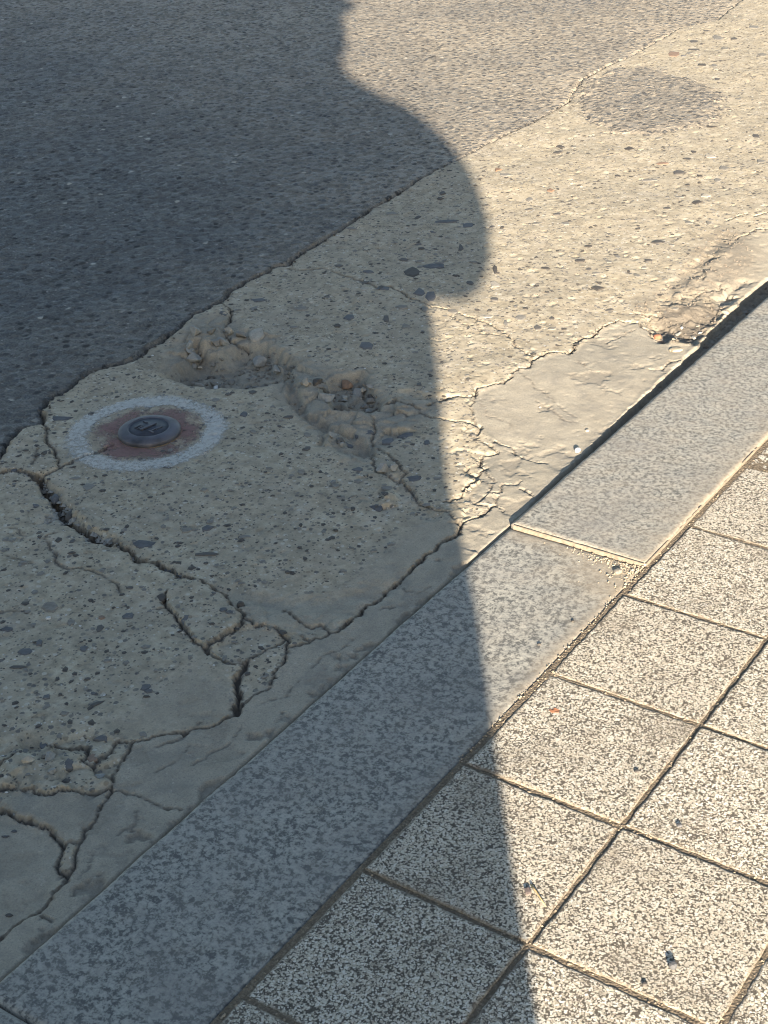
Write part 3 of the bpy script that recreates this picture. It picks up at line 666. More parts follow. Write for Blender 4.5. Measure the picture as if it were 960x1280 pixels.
def scatter(name, n, region, r0, r1, mat, parent=None, squash=.6, seed=1, ok=None, zf=surf, up=.3):
    """many tiny faceted grains joined into one mesh"""
    R = np.random.default_rng(seed); V = []; F = []
    base = np.array([(1, 0, 0), (.3, .95, 0), (-.8, .6, 0), (-.8, -.6, 0), (.3, -.95, 0), (.1, .1, 1), (0, 0, -1)])
    tri = [(0, 1, 5), (1, 2, 5), (2, 3, 5), (3, 4, 5), (4, 0, 5), (1, 0, 6), (2, 1, 6), (3, 2, 6), (4, 3, 6), (0, 4, 6)]
    k = 0; t = 0
    while k < n and t < n * 30:
        t += 1; x, y = region(R)
        if ok and not ok(x, y): continue
        r = r0 * (r1 / r0) ** R.random(); a = R.random() * 6.28; b = base * (1 + R.uniform(-.3, .3, (7, 1)))
        b = b * [r, r * R.uniform(.5, 1), r * squash]
        b = np.stack([b[:, 0] * math.cos(a) - b[:, 1] * math.sin(a), b[:, 0] * math.sin(a) + b[:, 1] * math.cos(a), b[:, 2]], 1)
        V.append(b + [x, y, zf(x, y) + r * squash * up]); F.append(np.array(tri) + 7 * k); k += 1
    return tag(mesh_np(name, np.vstack(V), np.vstack(F), mat, parent, False), kind='stuff')
def okc(x, y):
    i, j = min(nx - 1, np.searchsorted(xs, x)), min(ny - 1, np.searchsorted(ys, y))
    return mortar[j, i] < .35 and sdE[j, i] > .012 and not iscrack[j, i]
full = lambda R: (R.uniform(-1.28, -.25), -.78 + 4.1 * R.random() ** 1.3)
scatter('aggregate', 2600, full, .0016, .0062, M['d'], gutter, .22, 21, okc)
scatter('aggregate', 1500, full, .0018, .0068, M['g'], gutter, .22, 22, okc)
scatter('aggregate', 220, full, .0012, .003, M['w'], gutter, .22, 23, okc)
# round stones and lumps exposed in the broken holes
def cobble(px, py, a, b, hgt, mat, sink=.45, seed=0):
    c = ground(px, py); rx = np.linalg.norm(ground(px + a, py)[:2] - c[:2]); ry = np.linalg.norm(ground(px, py + b)[:2] - c[:2])
    bm = bmesh.new(); bmesh.ops.create_icosphere(bm, subdivisions=3, radius=1)
    P = np.array([v.co for v in bm.verts]); dn = perlin(P[:, 0] * 1.6 + seed * 9, P[:, 1] * 1.6 + P[:, 2] * 1.3, seed) * .13 + perlin(P[:, 0] * 5 + seed, P[:, 1] * 5 + P[:, 2] * 4, seed) * .05
    for v, d in zip(bm.verts, dn):
        v.co *= 1 + d; v.co = Vector((v.co.x * rx, v.co.y * ry, v.co.z * hgt))
    o = obj_bm('embedded_stone', bm, M[mat], gutter, True); o.location = (c[0], c[1], surf(c[0], c[1]) + hgt * (1 - 2 * sink)); o.rotation_euler = (0, 0, YAW)
    if mat == 'concrete': pass
    return o
for k, a in enumerate([(321,417,10,8,.006,'t',.5),(302,420,10,9,.007,'g',.55),(322,441,21,11,.012,'h',.55),(268,468,3,6,.005,'w',.35),(287,457,5,3,.005,'g',.4),(463,487,6,4,.007,'d',.45),(408,497,12,9,.010,'h',.6),
    (432,472,10,5,.006,'r',.6),(447,480,13,8,.008,'h',.62),(241,440,14,10,.010,'h',.62),(108,663,5,4,.007,'g',.4),(86,640,5,6,.008,'d',.4),(68,618,5,5,.007,'b',.4),(180,701,6,4,.006,'d',.4),(301,757,5,4,.007,'d',.45)]):
    if a[5] in 'hgrd' and a[2] > 5: chunk('broken_stone', a[0], a[1], .0016 * a[2] if a[2] < 15 else .023, a[5], gutter, sink=.32, seed=70 + k)
    else: cobble(*a, seed=k + 1)

rc2 = random.Random(41); k = 0
for poly, n, s0, s1 in (([(208,466),(240,432),(280,444),(330,440),(358,458),(338,476),(270,480)], 20, .006, .015), ([(408,484),(432,468),(458,468),(475,500),(470,511),(416,510)], 14, .006, .014),
                        ([(215,440),(250,402),(282,400),(288,425),(255,438)], 9, .010, .021), ([(362,450),(400,462),(408,480),(392,500),(370,490)], 10, .007, .017),
                        ([(400,540),(440,545),(500,575),(495,600),(470,590),(430,560)], 7, .007, .014), ([(60,610),(110,662),(150,676),(110,668),(70,630)], 6, .004, .008),
                        ([(830,410),(870,385),(895,375),(872,415),(845,425)], 7, .004, .009), ([(10,960),(50,935),(100,940),(130,965),(60,990)], 5, .006, .011)):
    got = 0
    while got < n:
        px = rc2.uniform(min(p[0] for p in poly), max(p[0] for p in poly)); py = rc2.uniform(min(p[1] for p in poly), max(p[1] for p in poly))
        if not inside(np.array([px]), np.array([py]), poly)[0]: continue
        k += 1; got += 1; chunk('broken_stone', px, py, rc2.uniform(s0, s1), rc2.choice('hhhgtgd'), gutter, sink=rc2.uniform(.15, .40), seed=300 + k)

# ------------------------------------------------------------------ paint and survey marker
mc = ground(187, 541); MR = .5 * np.linalg.norm(ground(229, 540)[:2] - ground(146, 540)[:2])
R1 = .5 * np.linalg.norm(ground(282, 541)[:2] - ground(84, 541)[:2]); rc = ground(183, 541)
def paint_mat(name, c, dark):
    t = NT(name); cov = t.attr('cover'); n = t.noise(140, 6, .7); f = t.noise(500, 3, .6)
    a = t.rng(t.math('ADD', cov, t.math('MULTIPLY', t.math('SUBTRACT', t.math('ADD', t.math('MULTIPLY', n, .65), t.math('MULTIPLY', f, .35)), .5), 2.6)), .15, .80)
    a = t.math('MULTIPLY', a, .74)
    t.put(t.b.inputs['Alpha'], a)
    return t.done(t.ramp(n, [(.3, dark), (.7, c)]), .85, t.bump(f, .0006, .5), .3)
M['white_paint'] = paint_mat('worn white paint', (.58, .56, .50), (.38, .37, .33)); M['red_paint'] = paint_mat('faded red paint', (.27, .155, .135), (.18, .105, .09))
def ring_d(X, Y):
    r = np.hypot(X - rc[0], Y - rc[1]) / R1 + fbm(X, Y, .05, 3, .6, 81) * .035
    th = np.arctan2(Y - rc[1], X - rc[0])
    return np.clip(smooth(1.07, .91, r) * smooth(.66, .80, r), 0, 1) * (.80 + .25 * perlin(th * 1.2 + 4, r * 0 + 2.2, 5))
def red_d(X, Y):
    r = np.hypot(X - rc[0] - .004, Y - rc[1]) / R1 + fbm(X, Y, .04, 3, .6, 82) * .06
    return smooth(.80, .55, r) * (.72 + .5 * fbm(X, Y, .06, 3, .6, 83))
tag(drape('red_paint_spot', rc[0], rc[1], R1 * 1.1, M['red_paint'], red_d, rise=.0008), 'faded red paint spot on the concrete under the metal survey marker', 'paint mark')
tag(drape('white_paint_ring', rc[0], rc[1], R1 * 1.15, M['white_paint'], ring_d, rise=.0014), 'worn white painted ring on the concrete around the survey marker', 'paint mark')

M['marker'] = plain('dull marker metal', (.085, .082, .09), .62, .45, .45, 38, .0006, .5)
M['marker_dark'] = plain('dark marker recess', (.045, .046, .055), .6, .4, .35, 90, .0008, .4)
M['brass'] = plain('tarnished brass', (.22, .15, .07), .5, .7, .4, 120, .0005, .5)
def lathe(name, prof, mat, parent=None, n=72, smooth_=True):
    bm = bmesh.new(); rings = []
    for r, z in prof:
        rings.append([bm.verts.new((r * math.cos(a * 2 * math.pi / n), r * math.sin(a * 2 * math.pi / n), z)) for a in range(n)] if r > 1e-6 else [bm.verts.new((0, 0, z))])
    for A, B in zip(rings[:-1], rings[1:]):
        for a in range(n):
            b = (a + 1) % n
            if len(A) == 1: bm.faces.new((A[0], B[a], B[b]))
            elif len(B) == 1: bm.faces.new((A[a], A[b], B[0]))
            else: bm.faces.new((A[a], A[b], B[b], B[a]))
    bmesh.ops.recalc_face_normals(bm, faces=bm.faces)
    return obj_bm(name, bm, mat, parent, smooth_)
zc = surf(mc[0], mc[1]); mk = empty('survey_marker', (mc[0], mc[1], zc - .001), YAW)
tag(mk, 'round dark metal survey marker inside the painted ring on the concrete', 'survey marker')
R = MR * .93
lathe('cap', [(R * .93, -.012), (R * .985, .001), (R * 1.0, .0035), (R * 1.0, .0068), (R * .985, .0086), (R * .93, .0108), (R * .84, .0126), (R * .69, .0140), (R * .67, .0140), (R * .65, .0126), (R * .635, .0122), (0, .0124)], M['marker'], mk)
lathe('collar', [(R * 1.0, -.010), (R * 1.02, .0008), (R * 1.015, .0018), (R * .98, .0022)], M['brass'], mk)
lathe('recess_disc', [(R * .62, .0112), (R * .615, .0126), (0, .0129)], M['marker_dark'], mk)
def box_bm(cx, cy, cz, sx, sy, sz, rz=0, bev=0.0):
    bm = bmesh.new(); bmesh.ops.create_cube(bm, size=1, matrix=Matrix.Translation((cx, cy, cz)) @ Matrix.Rotation(rz, 4, 'Z') @ Matrix.Diagonal((sx, sy, sz, 1)))
    if bev: bmesh.ops.bevel(bm, geom=list(bm.edges), offset=bev, segments=2, affect='EDGES', clamp_overlap=True)
    return bm
obj_bm('raised_bar', box_bm(-R * .03, R * .02, .0138, R * .62, R * .13, .0022, .78, .0006), M['marker'], mk)
for x_, y_, l_, a_ in ((-.36, .05, .26, .78), (-.27, -.02, .26, .78), (.22, -.16, .34, .78), (.33, -.10, .26, .78), (.12, -.33, .22, -.78), (-.16, .36, .2, -.78)):
    obj_bm('raised_stroke', box_bm(R * x_, R * y_, .0134, R * l_, R * .055, .0016, a_, .0003), M['marker'], mk)

# ------------------------------------------------------------------ kerb
M['mortar_bead'] = plain('pale sandy mortar', (.20, .162, .115), .95, 0, .25, 220, .001, .2)
KW = (KX, -.0075)
kb_bm = box_bm((KW[0] + KW[1]) / 2, 0, -.12, KW[1] - KW[0] - .01, 80, .22)
kerb = obj_bm('kerb', kb_bm, M['bed']); tag(kerb, label='line of grey granite kerb stones', kind='structure')
def kerb_stone(y0, y1, ztop, dust_fn, seed, step=.005):
    h = .0035; nxk = 44; nyk = int((y1 - y0) / step)
    X = np.linspace(KW[0], KW[1], nxk); Yk = np.linspace(y0, y1, nyk)
    Xg, Yg = np.meshgrid(X, Yk)
    ex = np.minimum(Xg - KW[0], KW[1] - Xg); ey = np.minimum(Yg - y0, y1 - Yg); e = np.minimum(ex, ey)
    n1 = fbm(Xg, Yg, .05, 4, .6, seed); zt = ztop - .0022 * (1 - smooth(0, .0045, e)) + n1 * .0005 + fbm(Xg, Yg, .35, 2, .5, seed + 9) * .0008
    chip = smooth(.55, 1.0, fbm(Xg, Yg, .03, 3, .6, seed + 5)) * (1 - smooth(.002, .009, e)); zt -= chip * .003
    jx = fbm(Xg, Yg, .06, 3, .6, seed + 3) * .0008 * (ex < .001)
    top = np.stack([Xg + jx, Yg, zt], -1)
    n = np.arange(nyk * nxk).reshape(nyk, nxk)
    q = [np.stack([n[:-1, :-1], n[:-1, 1:], n[1:, 1:], n[1:, :-1]], -1).reshape(-1, 4)]
    loop = np.concatenate([n[0, :], n[1:, -1], n[-1, -2::-1], n[-2:0:-1, 0]])
    low = top.reshape(-1, 3)[loop].copy(); low[:, 2] = ztop - .15
    b0 = n.size; m = len(loop); a = np.arange(m); b = (a + 1) % m
    q.append(np.stack([loop[a], b0 + a, b0 + b, loop[b]], -1))
    V = np.vstack([top.reshape(-1, 3), low]); d = np.clip(dust_fn(Xg, Yg, e) + fbm(Xg, Yg, .03, 4, .6, seed + 7) * .16, 0, 1).ravel()
    side = np.full(m, .7); d = np.concatenate([d, side])
    cx, cy = (KW[0] + KW[1]) / 2, (y0 + y1) / 2
    V[:, 0] -= cx; V[:, 1] -= cy
    o = mesh_np('kerb_stone', V, np.vstack(q), M['granite'], kerb, True, dict(dust=d)); o.location = (cx, cy, 0)
    return o
J1, J2 = .2755, -.7305
def dust_low(X, Y, e):
    a = 1 - smooth(.0, .055, (J1 - Y) + (KW[1] - X) * .10 - .012)                      # sand washed along the joint
    b = (1 - smooth(.004, .030, KW[1] - X)) * smooth(-.45, .25, Y) * 1.0
    c = (1 - smooth(.02, .17, np.hypot((J1 - Y), (KW[1] - X) * 1.0))) * .9
    return np.maximum(np.maximum(a * .75, b * .85), c) * 1.0
kerb_stone(J2 + .0015, J1 - .0015, -.0015, dust_low, 101)
kerb_stone(J1 + .002, J1 + 1.0, .0034, lambda X, Y, e: .12 + .4 * (1 - smooth(.001, .010, e)) + .3 * (1 - smooth(0, .05, KW[1] - X)), 102)
kerb_stone(J2 - 1.0, J2 - .0025, -.0005, lambda X, Y, e: .05 + .3 * (1 - smooth(.001, .008, e)), 103)
for k in range(1, 10): kerb_stone(J1 + k * 1.004, J1 + k * 1.004 + 1.0, .001, lambda X, Y, e: .1 + .3 * (1 - smooth(.001, .008, e)), 104 + k, .02 if k > 2 else .008)
for k in range(1, 9): kerb_stone(J2 - k * 1.004 - 1.0, J2 - k * 1.004 - .0025, .0005, lambda X, Y, e: .05, 130 + k, .02)
def bead(p0, p1, w, h, seed):
    """ragged fillet of mortar along a stone's edge"""
    n = 60; p0 = np.array(p0); p1 = np.array(p1); t = np.linspace(0, 1, n); d = (p1 - p0); L = np.hypot(*d); nrm = np.array([d[1], -d[0]]) / L
    V = []; rr2 = np.random.default_rng(seed)
    wob = perlin(t * 14, t * 0 + seed, seed) * .35 + rr2.uniform(-.12, .12, n)
    for k in range(n):
        c = p0 + d * t[k]; ww = w * (1 + wob[k]); hh = h * (1 + .25 * wob[k])
        for s, z in ((-.002, -.02), (-.0015, hh), (ww * .55, hh * .62), (ww, -.003), (ww * 1.1, -.02)):
            V.append((*(c + nrm * s), z))
    i = np.arange((n - 1) * 4); r, c = i // 4, i % 4
    Q = np.stack([r * 5 + c, r * 5 + c + 1, (r + 1) * 5 + c + 1, (r + 1) * 5 + c], -1)
    return mesh_np('mortar_bead', np.array(V), Q, M['mortar_bead'], kerb, True)
bead((KW[0] + .004, J1 + .0022), (KW[1] - .003, J1 + .0022), .0032, .0024, 3)
bead((KW[1] - .0005, J1 + .003), (KW[1] - .0005, J1 + .99), .0018, .0022, 4)

# ------------------------------------------------------------------ pavement
bedm = bmesh.new(); bmesh.ops.create_grid(bedm, x_segments=1, y_segments=1, size=1, matrix=Matrix.Translation((2 - .0075, 0, -.0013)) @ Matrix.Diagonal((2, 40, 1, 1)))
pave = obj_bm('pavement', bedm, M['bed']); tag(pave, label='pavement of square speckled paving blocks', kind='structure')
T = .2
gm = bmesh.new(); bmesh.ops.create_grid(gm, x_segments=1, y_segments=1, size=1, matrix=Matrix.Translation((100, 0, -.06)) @ Matrix.Diagonal((103, 200, 1, 1)))
tag(obj_bm('ground', gm, plain('bare earth', (.17, .14, .105), .95, 0, .35, 3, .01)), label='bare earth beyond the pavement', kind='structure')
def paver_mesh(seed):
    n = 54; s = T - .0062; g = np.linspace(-s / 2, s / 2, n)
    g = np.concatenate([[-s / 2, -s / 2 + .0012, -s / 2 + .0025], g[1:-1], [s / 2 - .0025, s / 2 - .0012, s / 2]]); n = len(g)
    X, Y = np.meshgrid(g, g); e = np.minimum(s / 2 - np.abs(X), s / 2 - np.abs(Y)); ee = e + fbm(X, Y, .02, 3, .6, seed) * .0016
    z = -.0010 * (1 - smooth(-.0006, .0028, ee)) ** 1.4 + fbm(X, Y, .012, 2, .55, seed + 2) * .00042 + fbm(X, Y, .08, 2, .5, seed + 4) * .0004
    jx = fbm(X, Y, .025, 3, .6, seed + 6) * .0011; jy = fbm(X, Y, .025, 3, .6, seed + 7) * .0011; k = (e < .004)
    top = np.stack([X + jx * k, Y + jy * k, z], -1).reshape(-1, 3); m = np.arange(n * n).reshape(n, n)
    q = [np.stack([m[:-1, :-1], m[:-1, 1:], m[1:, 1:], m[1:, :-1]], -1).reshape(-1, 4)]
    loop = np.concatenate([m[0, :], m[1:, -1], m[-1, -2::-1], m[-2:0:-1, 0]]); low = top[loop].copy(); low[:, 2] = -.05
    L = len(loop); a = np.arange(L); b = (a + 1) % L; q.append(np.stack([loop[a], n * n + a, n * n + b, loop[b]], -1))
    ed = np.concatenate([(1 - smooth(.000, .0035, ee)).ravel(), np.ones(L)])
    o = mesh_np('paving_block', np.vstack([top, low]), np.vstack(q), M['paver'], None, True, dict(edge=ed)); me = o.data; bpy.data.objects.remove(o); return me
variants = [paver_mesh(200 + 20 * k) for k in range(6)]
rp = random.Random(9)
for u in range(0, 7):
    for v in range(-9, 24):
        o = bpy.data.objects.new('paving_block', rp.choice(variants)); link(o, pave)
        o.location = ((u + .5) * T - .002 + rp.uniform(-.0006, .0006), (v - .5) * T + rp.uniform(-.0006, .0006), rp.uniform(-.0009, .0009))
        o.rotation_euler = (rp.uniform(-.006, .006), rp.uniform(-.006, .006), rp.choice((0, 1, 2, 3)) * math.pi / 2 + rp.uniform(-.004, .004))
V = []; Q = []; k = 0                                                             # blocks farther off, one mesh
for u in range(0, 20):
    for v in range(-70, 110):
        if u < 7 and -9 <= v < 24: continue
        x0, y0 = u * T + .001, (v - 1) * T + .003; s = T - .006; b = .003
        V += [(x0, y0, -.05), (x0 + s, y0, -.05), (x0 + s, y0 + s, -.05), (x0, y0 + s, -.05), (x0, y0, -b), (x0 + s, y0, -b), (x0 + s, y0 + s, -b), (x0, y0 + s, -b), (x0 + b, y0 + b, 0), (x0 + s - b, y0 + b, 0), (x0 + s - b, y0 + s - b, 0), (x0 + b, y0 + s - b, 0)]
        for a in range(4):
            c = (a + 1) % 4; Q += [(k + a, k + c, k + 4 + c, k + 4 + a), (k + 4 + a, k + 4 + c, k + 8 + c, k + 8 + a)]
        Q.append((k + 8, k + 9, k + 10, k + 11)); k += 12
tag(mesh_np('paving_block_field', np.array(V), np.array(Q), M['paver'], pave, False, dict(edge=np.zeros(k))), kind='stuff')

# sand, grit and small litter
jx_ = lambda R: ((R.integers(0, 6)) * T - .002 + R.normal(0, .0022), R.uniform(-.9, 1.6)) if R.random() < .5 else (R.uniform(0, 1.1), (R.integers(-4, 8) - .0) * T + R.normal(0, .0022))
scatter('joint_grit', 2600, jx_, .0007, .0022, plain('joint grit', (.24, .19, .13), .9, 0, .5, 300, .0005), pave, .7, 31, None, lambda x, y: -.0016, .5)
def sandr(R):
    a = R.random()
    if a < .5: return (KW[1] - abs(R.normal(0, .055)) - .002, J1 - abs(R.normal(0, .010)) - .006)
    if a < .75: return (KW[1] - abs(R.normal(0, .022)), J1 - abs(R.normal(0, .035)))
    return (KW[1] + R.normal(0, .002), R.uniform(-.2, J1))
sand = scatter('sand_grains', 520, sandr, .0004, .0022, plain('sand grains', (.29, .24, .17), .9, 0, .5, 400, .0004), None, .8, 32, None, lambda x, y: -.0013, .5)
tag(sand, 'loose sand grains lying along the joint between two kerb stones', 'sand')
rimg = lambda R: (KX - R.uniform(.01, .13), R.uniform(.86, 1.16))
dirtok = lambda x, y: DIRTG(x, y) > .3
def DIRTG(x, y): return dirt_dark[min(ny - 1, np.searchsorted(ys, y)), min(nx - 1, np.searchsorted(xs, x))]
crumb = scatter('soil_crumbs', 1100, lambda R: (R.uniform(-.45, -.23), R.uniform(.8, 1.6)), .0008, .0034, plain('soil crumbs', (.19, .155, .115), .95, 0, .6, 260, .0008), None, .5, 33, dirtok)
tag(crumb, 'brown soil crumbs in the eroded hollow beside the kerb', 'soil')
scatter('rubble', 260, lambda R: tuple(ground(R.uniform(205, 475), R.uniform(430, 512))[:2]), .002, .0055, M['g'], gutter, .7, 34, lambda x, y: surf(x, y) < ZG - .008)
scatter('rubble', 520, lambda R: tuple(ground(R.uniform(45, 225), R.uniform(590, 720))[:2]), .0015, .0060, M['h'], gutter, .7, 35, lambda x, y: surf(x, y) < ZG - .008)
scatter('rubble', 320, lambda R: (lambda t: (np.interp(t, edge[:, 1], edge[:, 0]) + R.normal(0, .006), t))(R.uniform(-.1, 2.2)), .0012, .004, M['d'], gutter, .7, 36, None, lambda x, y: surf(x, y) + .001)

def loose(name, px, py, rx, ry, h, mat, label, cat, z0=None, rot=0.0, seed=1):
    z = z0 if z0 is not None else ZG; c = ground(px, py, z)
    if z0 is None: z = surf(c[0], c[1])
    bm = bmesh.new(); bmesh.ops.create_icosphere(bm, subdivisions=2, radius=1); R = random.Random(seed)
    for v in bm.verts:
        q = v.co.copy(); d = 1 + .22 * float(perlin(np.array(q.x * 1.7 + seed), np.array(q.y * 1.7 + q.z * 1.5), seed))
        v.co = Vector((max(-.8, min(.8, q.x * d)) * rx, max(-.8, min(.85, q.y * d)) * ry, max(-.7, min(.75, q.z * d)) * h))
    o = obj_bm(name, bm, mat); o.location = (c[0], c[1], z + h * .55); o.rotation_euler = (0, 0, YAW + rot)
    return tag(o, label, cat, 'loose pebbles and grit' if name == 'pebble' else None)
loose('pebble', 772, 716, .0068, .0052, .0042, M['g'], 'small grey pebble on the sandy joint between the kerb stones', 'pebble', -.0015, .4, 3)
loose('pebble', 722, 563, .0055, .0042, .0045, M['w'], 'pale white stone at the broken concrete rim against the kerb', 'pebble', None, .3, 4)
loose('pebble', 841, 1209, .0050, .0043, .0042, M['b'], 'dark blue grey pebble lying alone on a sunlit paving block near the bottom', 'pebble', .0004, .8, 5)
loose('pebble', 806, 1231, .0032, .0026, .002, M['d'], 'tiny dark grit grain beside the blue grey pebble, nearer the paving joint', 'pebble', .0004, .2, 6)
loose('pebble', 796, 470 + 495, .0036, .003, .002, M['d'], 'small dark grit grain on the middle sunlit paving block', 'pebble', .0004, .2, 7)
loose('pebble', 849, 1033, .0036, .003, .0024, M['b'], 'small dark grey grain on the right hand paving block', 'pebble', .0004, .2, 8)
loose('pebble', 716, 777, .0024, .002, .0015, M['d'], 'tiny dark grain on the sunlit lower kerb stone, upper one', 'pebble', -.0012, .2, 9)
loose('pebble', 674, 806, .0032, .002, .0015, M['d'], 'small dark grain on the sunlit lower kerb stone, lower one', 'pebble', -.0012, .2, 10)
loose('brick_fragment', 822, 417, .0085, .006, .0055, plain('red brick', (.26, .11, .06), .9, 0, .3, 120, .001), 'small reddish brown brick fragment in the soil hollow', 'brick fragment', None, .2, 12)
loose('pebble', 853, 402, .0035, .003, .003, M['w'], 'tiny white pebble in the brown soil hollow by the kerb', 'pebble', None, .2, 13)
loose('concrete_fragment', 845, 437, .015, .008, .003, M['concrete'], 'flat pale concrete fragment at the edge of the soil hollow', 'concrete fragment', None, .15, 14)
loose('pebble', 734, 537, .0040, .003, .0022, M['t'], 'tan crumb of mortar near the broken concrete rim', 'pebble', None, .6, 15)
loose('pebble', 675, 508, .0025, .002, .0016, M['t'], 'tiny tan crumb on the smooth mortar repair', 'pebble', None, .6, 16)
# leaf scrap, twig, grass tuft
M['leaf'] = plain('dry orange leaf', (.27, .12, .06), .7, 0, .3, 120, .0004); M['twig'] = plain('dry twig', (.36, .25, .12), .8, 0, .3, 200, .0004); M['grass'] = plain('young grass', (.16, .22, .05), .6, 0, .3, 60, .0002)
c = ground(693, 888, .001); bm = bmesh.new(); outl = [(-.0062, -.001), (-.0035, -.0035), (0, -.0028), (.0022, -.0052), (.0050, -.0030), (.0062, .0012), (.0028, .0022), (.0012, .0046), (-.0022, .0028), (-.005, .0030)]
up = [bm.verts.new((x, y, .0011 + .0007 * math.sin(x * 700))) for x, y in outl]; lo = [bm.verts.new((x, y, .0006 + .0007 * math.sin(x * 700))) for x, y in outl]
bm.faces.new(up); bm.faces.new(lo[::-1])
for a in range(len(outl)): bm.faces.new((lo[a], lo[(a + 1) % 10], up[(a + 1) % 10], up[a]))
o = obj_bm('leaf_scrap', bm, M['leaf']); o.location = (c[0], c[1], .0); o.rotation_euler = (0, 0, YAW); tag(o, 'torn scrap of orange dry leaf on the pale paving block by the kerb', 'leaf')
def tube(name, pts, r, mat, parent=None, n=7, r1=None):
    bm = bmesh.new(); rings = []; P = [Vector(p) for p in pts]
    for k, p in enumerate(P):
        d = (P[min(k + 1, len(P) - 1)] - P[max(k - 1, 0)]).normalized(); a = d.orthogonal().normalized(); b = d.cross(a); rad = r + ((r1 if r1 is not None else r) - r) * k / (len(P) - 1)
        rings.append([bm.verts.new(p + (a * math.cos(t * 2 * math.pi / n) + b * math.sin(t * 2 * math.pi / n)) * rad) for t in range(n)])
    for A, B in zip(rings[:-1], rings[1:]):
        for a in range(n): bm.faces.new((A[a], A[(a + 1) % n], B[(a + 1) % n], B[a]))
    bm.faces.new(rings[0][::-1]); bm.faces.new(rings[-1])
    bmesh.ops.recalc_face_normals(bm, faces=bm.faces)
    return obj_bm(name, bm, mat, parent, True)
P = [ground(x, y, .002) for x, y in ((664, 1106), (670, 1114), (676, 1123), (682, 1133))]
tag(tube('twig', P, .0012, M['twig'], r1=.0006), 'thin straw coloured twig on the half shaded paving block', 'twig')
loose('dead_leaf', 660, 1115, .0042, .0065, .0022, plain('grey brown leaf', (.13, .10, .085), .8, 0, .3, 200, .0005), 'small curled grey brown leaf bit beside the straw twig', 'leaf', .0004, .1, 17)
g0 = ground(628, 652, -.012); gr = empty('grass_tuft', (KX - .004, g0[1] + .004, -.012)); tag(gr, 'tiny green grass tuft in the gap between the kerb joint and the concrete', 'grass')
for k in range(9):
    a = rp.uniform(0, 6.28); l = rp.uniform(.008, .016); o0 = Vector((rp.uniform(-.003, .003), rp.uniform(-.012, .012), -.004))
    tube('blade', [o0, o0 + Vector((math.cos(a) * l * .25, math.sin(a) * l * .3, l * .7)), o0 + Vector((math.cos(a) * l * .7, math.sin(a) * l * .8, l))], .0009, M['grass'], gr, 5, .0002)

# ------------------------------------------------------------------ the person taking the picture and an added booth behind (both out of frame; they throw the shade)
RZ = math.atan2(.6093, .7929)
M['skin'] = plain('skin', (.50, .33, .24), .55, 0, .12, 40, .0003, .4); M['coat'] = plain('navy wool coat', (.035, .04, .06), .95, 0, .3, 220, .001, .2)
M['trousers'] = plain('dark trousers', (.04, .04, .042), .9, 0, .25, 260, .0006, .2); M['hat'] = plain('black cotton hat', (.03, .03, .032), .9, 0, .3, 260, .0006, .2)
M['hair'] = plain('black hair', (.02, .016, .014), .45, 0, .4, 150, .001, .5); M['shoe'] = plain('white sneaker leather', (.6, .59, .57), .5, 0, .1, 40, .0003, .4)
M['sole'] = plain('rubber sole', (.3, .29, .28), .8); M['eye'] = plain('eye white', (.75, .73, .7), .2, 0, .03); M['iris'] = plain('dark iris', (.03, .018, .012), .15); M['lip'] = plain('lips', (.42, .17, .15), .5, 0, .1)
M['phone'] = plain('black phone glass', (.015, .015, .018), .12, 0, .1, 20, 0.0, .6); M['screen'] = plain('phone screen', (.02, .022, .026), .06, 0, .05, 20, 0.0, .6)
def skinned(name, nodes, edges, mat, parent=None, root=0, levels=2):
    """one continuous surface grown round a skeleton: nodes = (x, y, z, rx, ry)"""
    me = bpy.data.meshes.new(name); me.from_pydata([n[:3] for n in nodes], edges, []); o = bpy.data.objects.new(name, me); COL.objects.link(o)
    o.modifiers.new('Skin', 'SKIN'); me.skin_vertices.new() if not me.skin_vertices else None
    for k, n in enumerate(nodes):
        sv = me.skin_vertices[0].data[k]; sv.radius = (n[3], n[4] if len(n) > 4 else n[3]); sv.use_root = (k == root)
    sb = o.modifiers.new('Subdivision', 'SUBSURF'); sb.levels = levels; sb.render_levels = levels
    dg = bpy.context.evaluated_depsgraph_get(); dg.update(); m2 = bpy.data.meshes.new_from_object(o.evaluated_get(dg)); bpy.data.objects.remove(o)
    m2.name = name; m2.materials.clear(); m2.materials.append(mat); m2.polygons.foreach_set('use_smooth', [True] * len(m2.polygons))
    return link(bpy.data.objects.new(name, m2), parent)
def loft(name, rings, mat, parent=None, n=40, cap=True):
    """rings = (cx, cy, z, rx, ry)"""
    bm = bmesh.new(); R = []
    for cx, cy, z, rx, ry in rings: R.append([bm.verts.new((cx + rx * math.cos(a * 2 * math.pi / n), cy + ry * math.sin(a * 2 * math.pi / n), z)) for a in range(n)])
    for A, B in zip(R[:-1], R[1:]):
        for a in range(n): bm.faces.new((A[a], A[(a + 1) % n], B[(a + 1) % n], B[a]))
    if cap: bm.faces.new(R[0][::-1]); bm.faces.new(R[-1])
    bmesh.ops.recalc_face_normals(bm, faces=bm.faces)
    return obj_bm(name, bm, mat, parent, True)
pp = empty('person', (.928, -1.595, 0), RZ); tag(pp, 'person in a dark coat and bucket hat holding up a phone on the pavement', 'person')
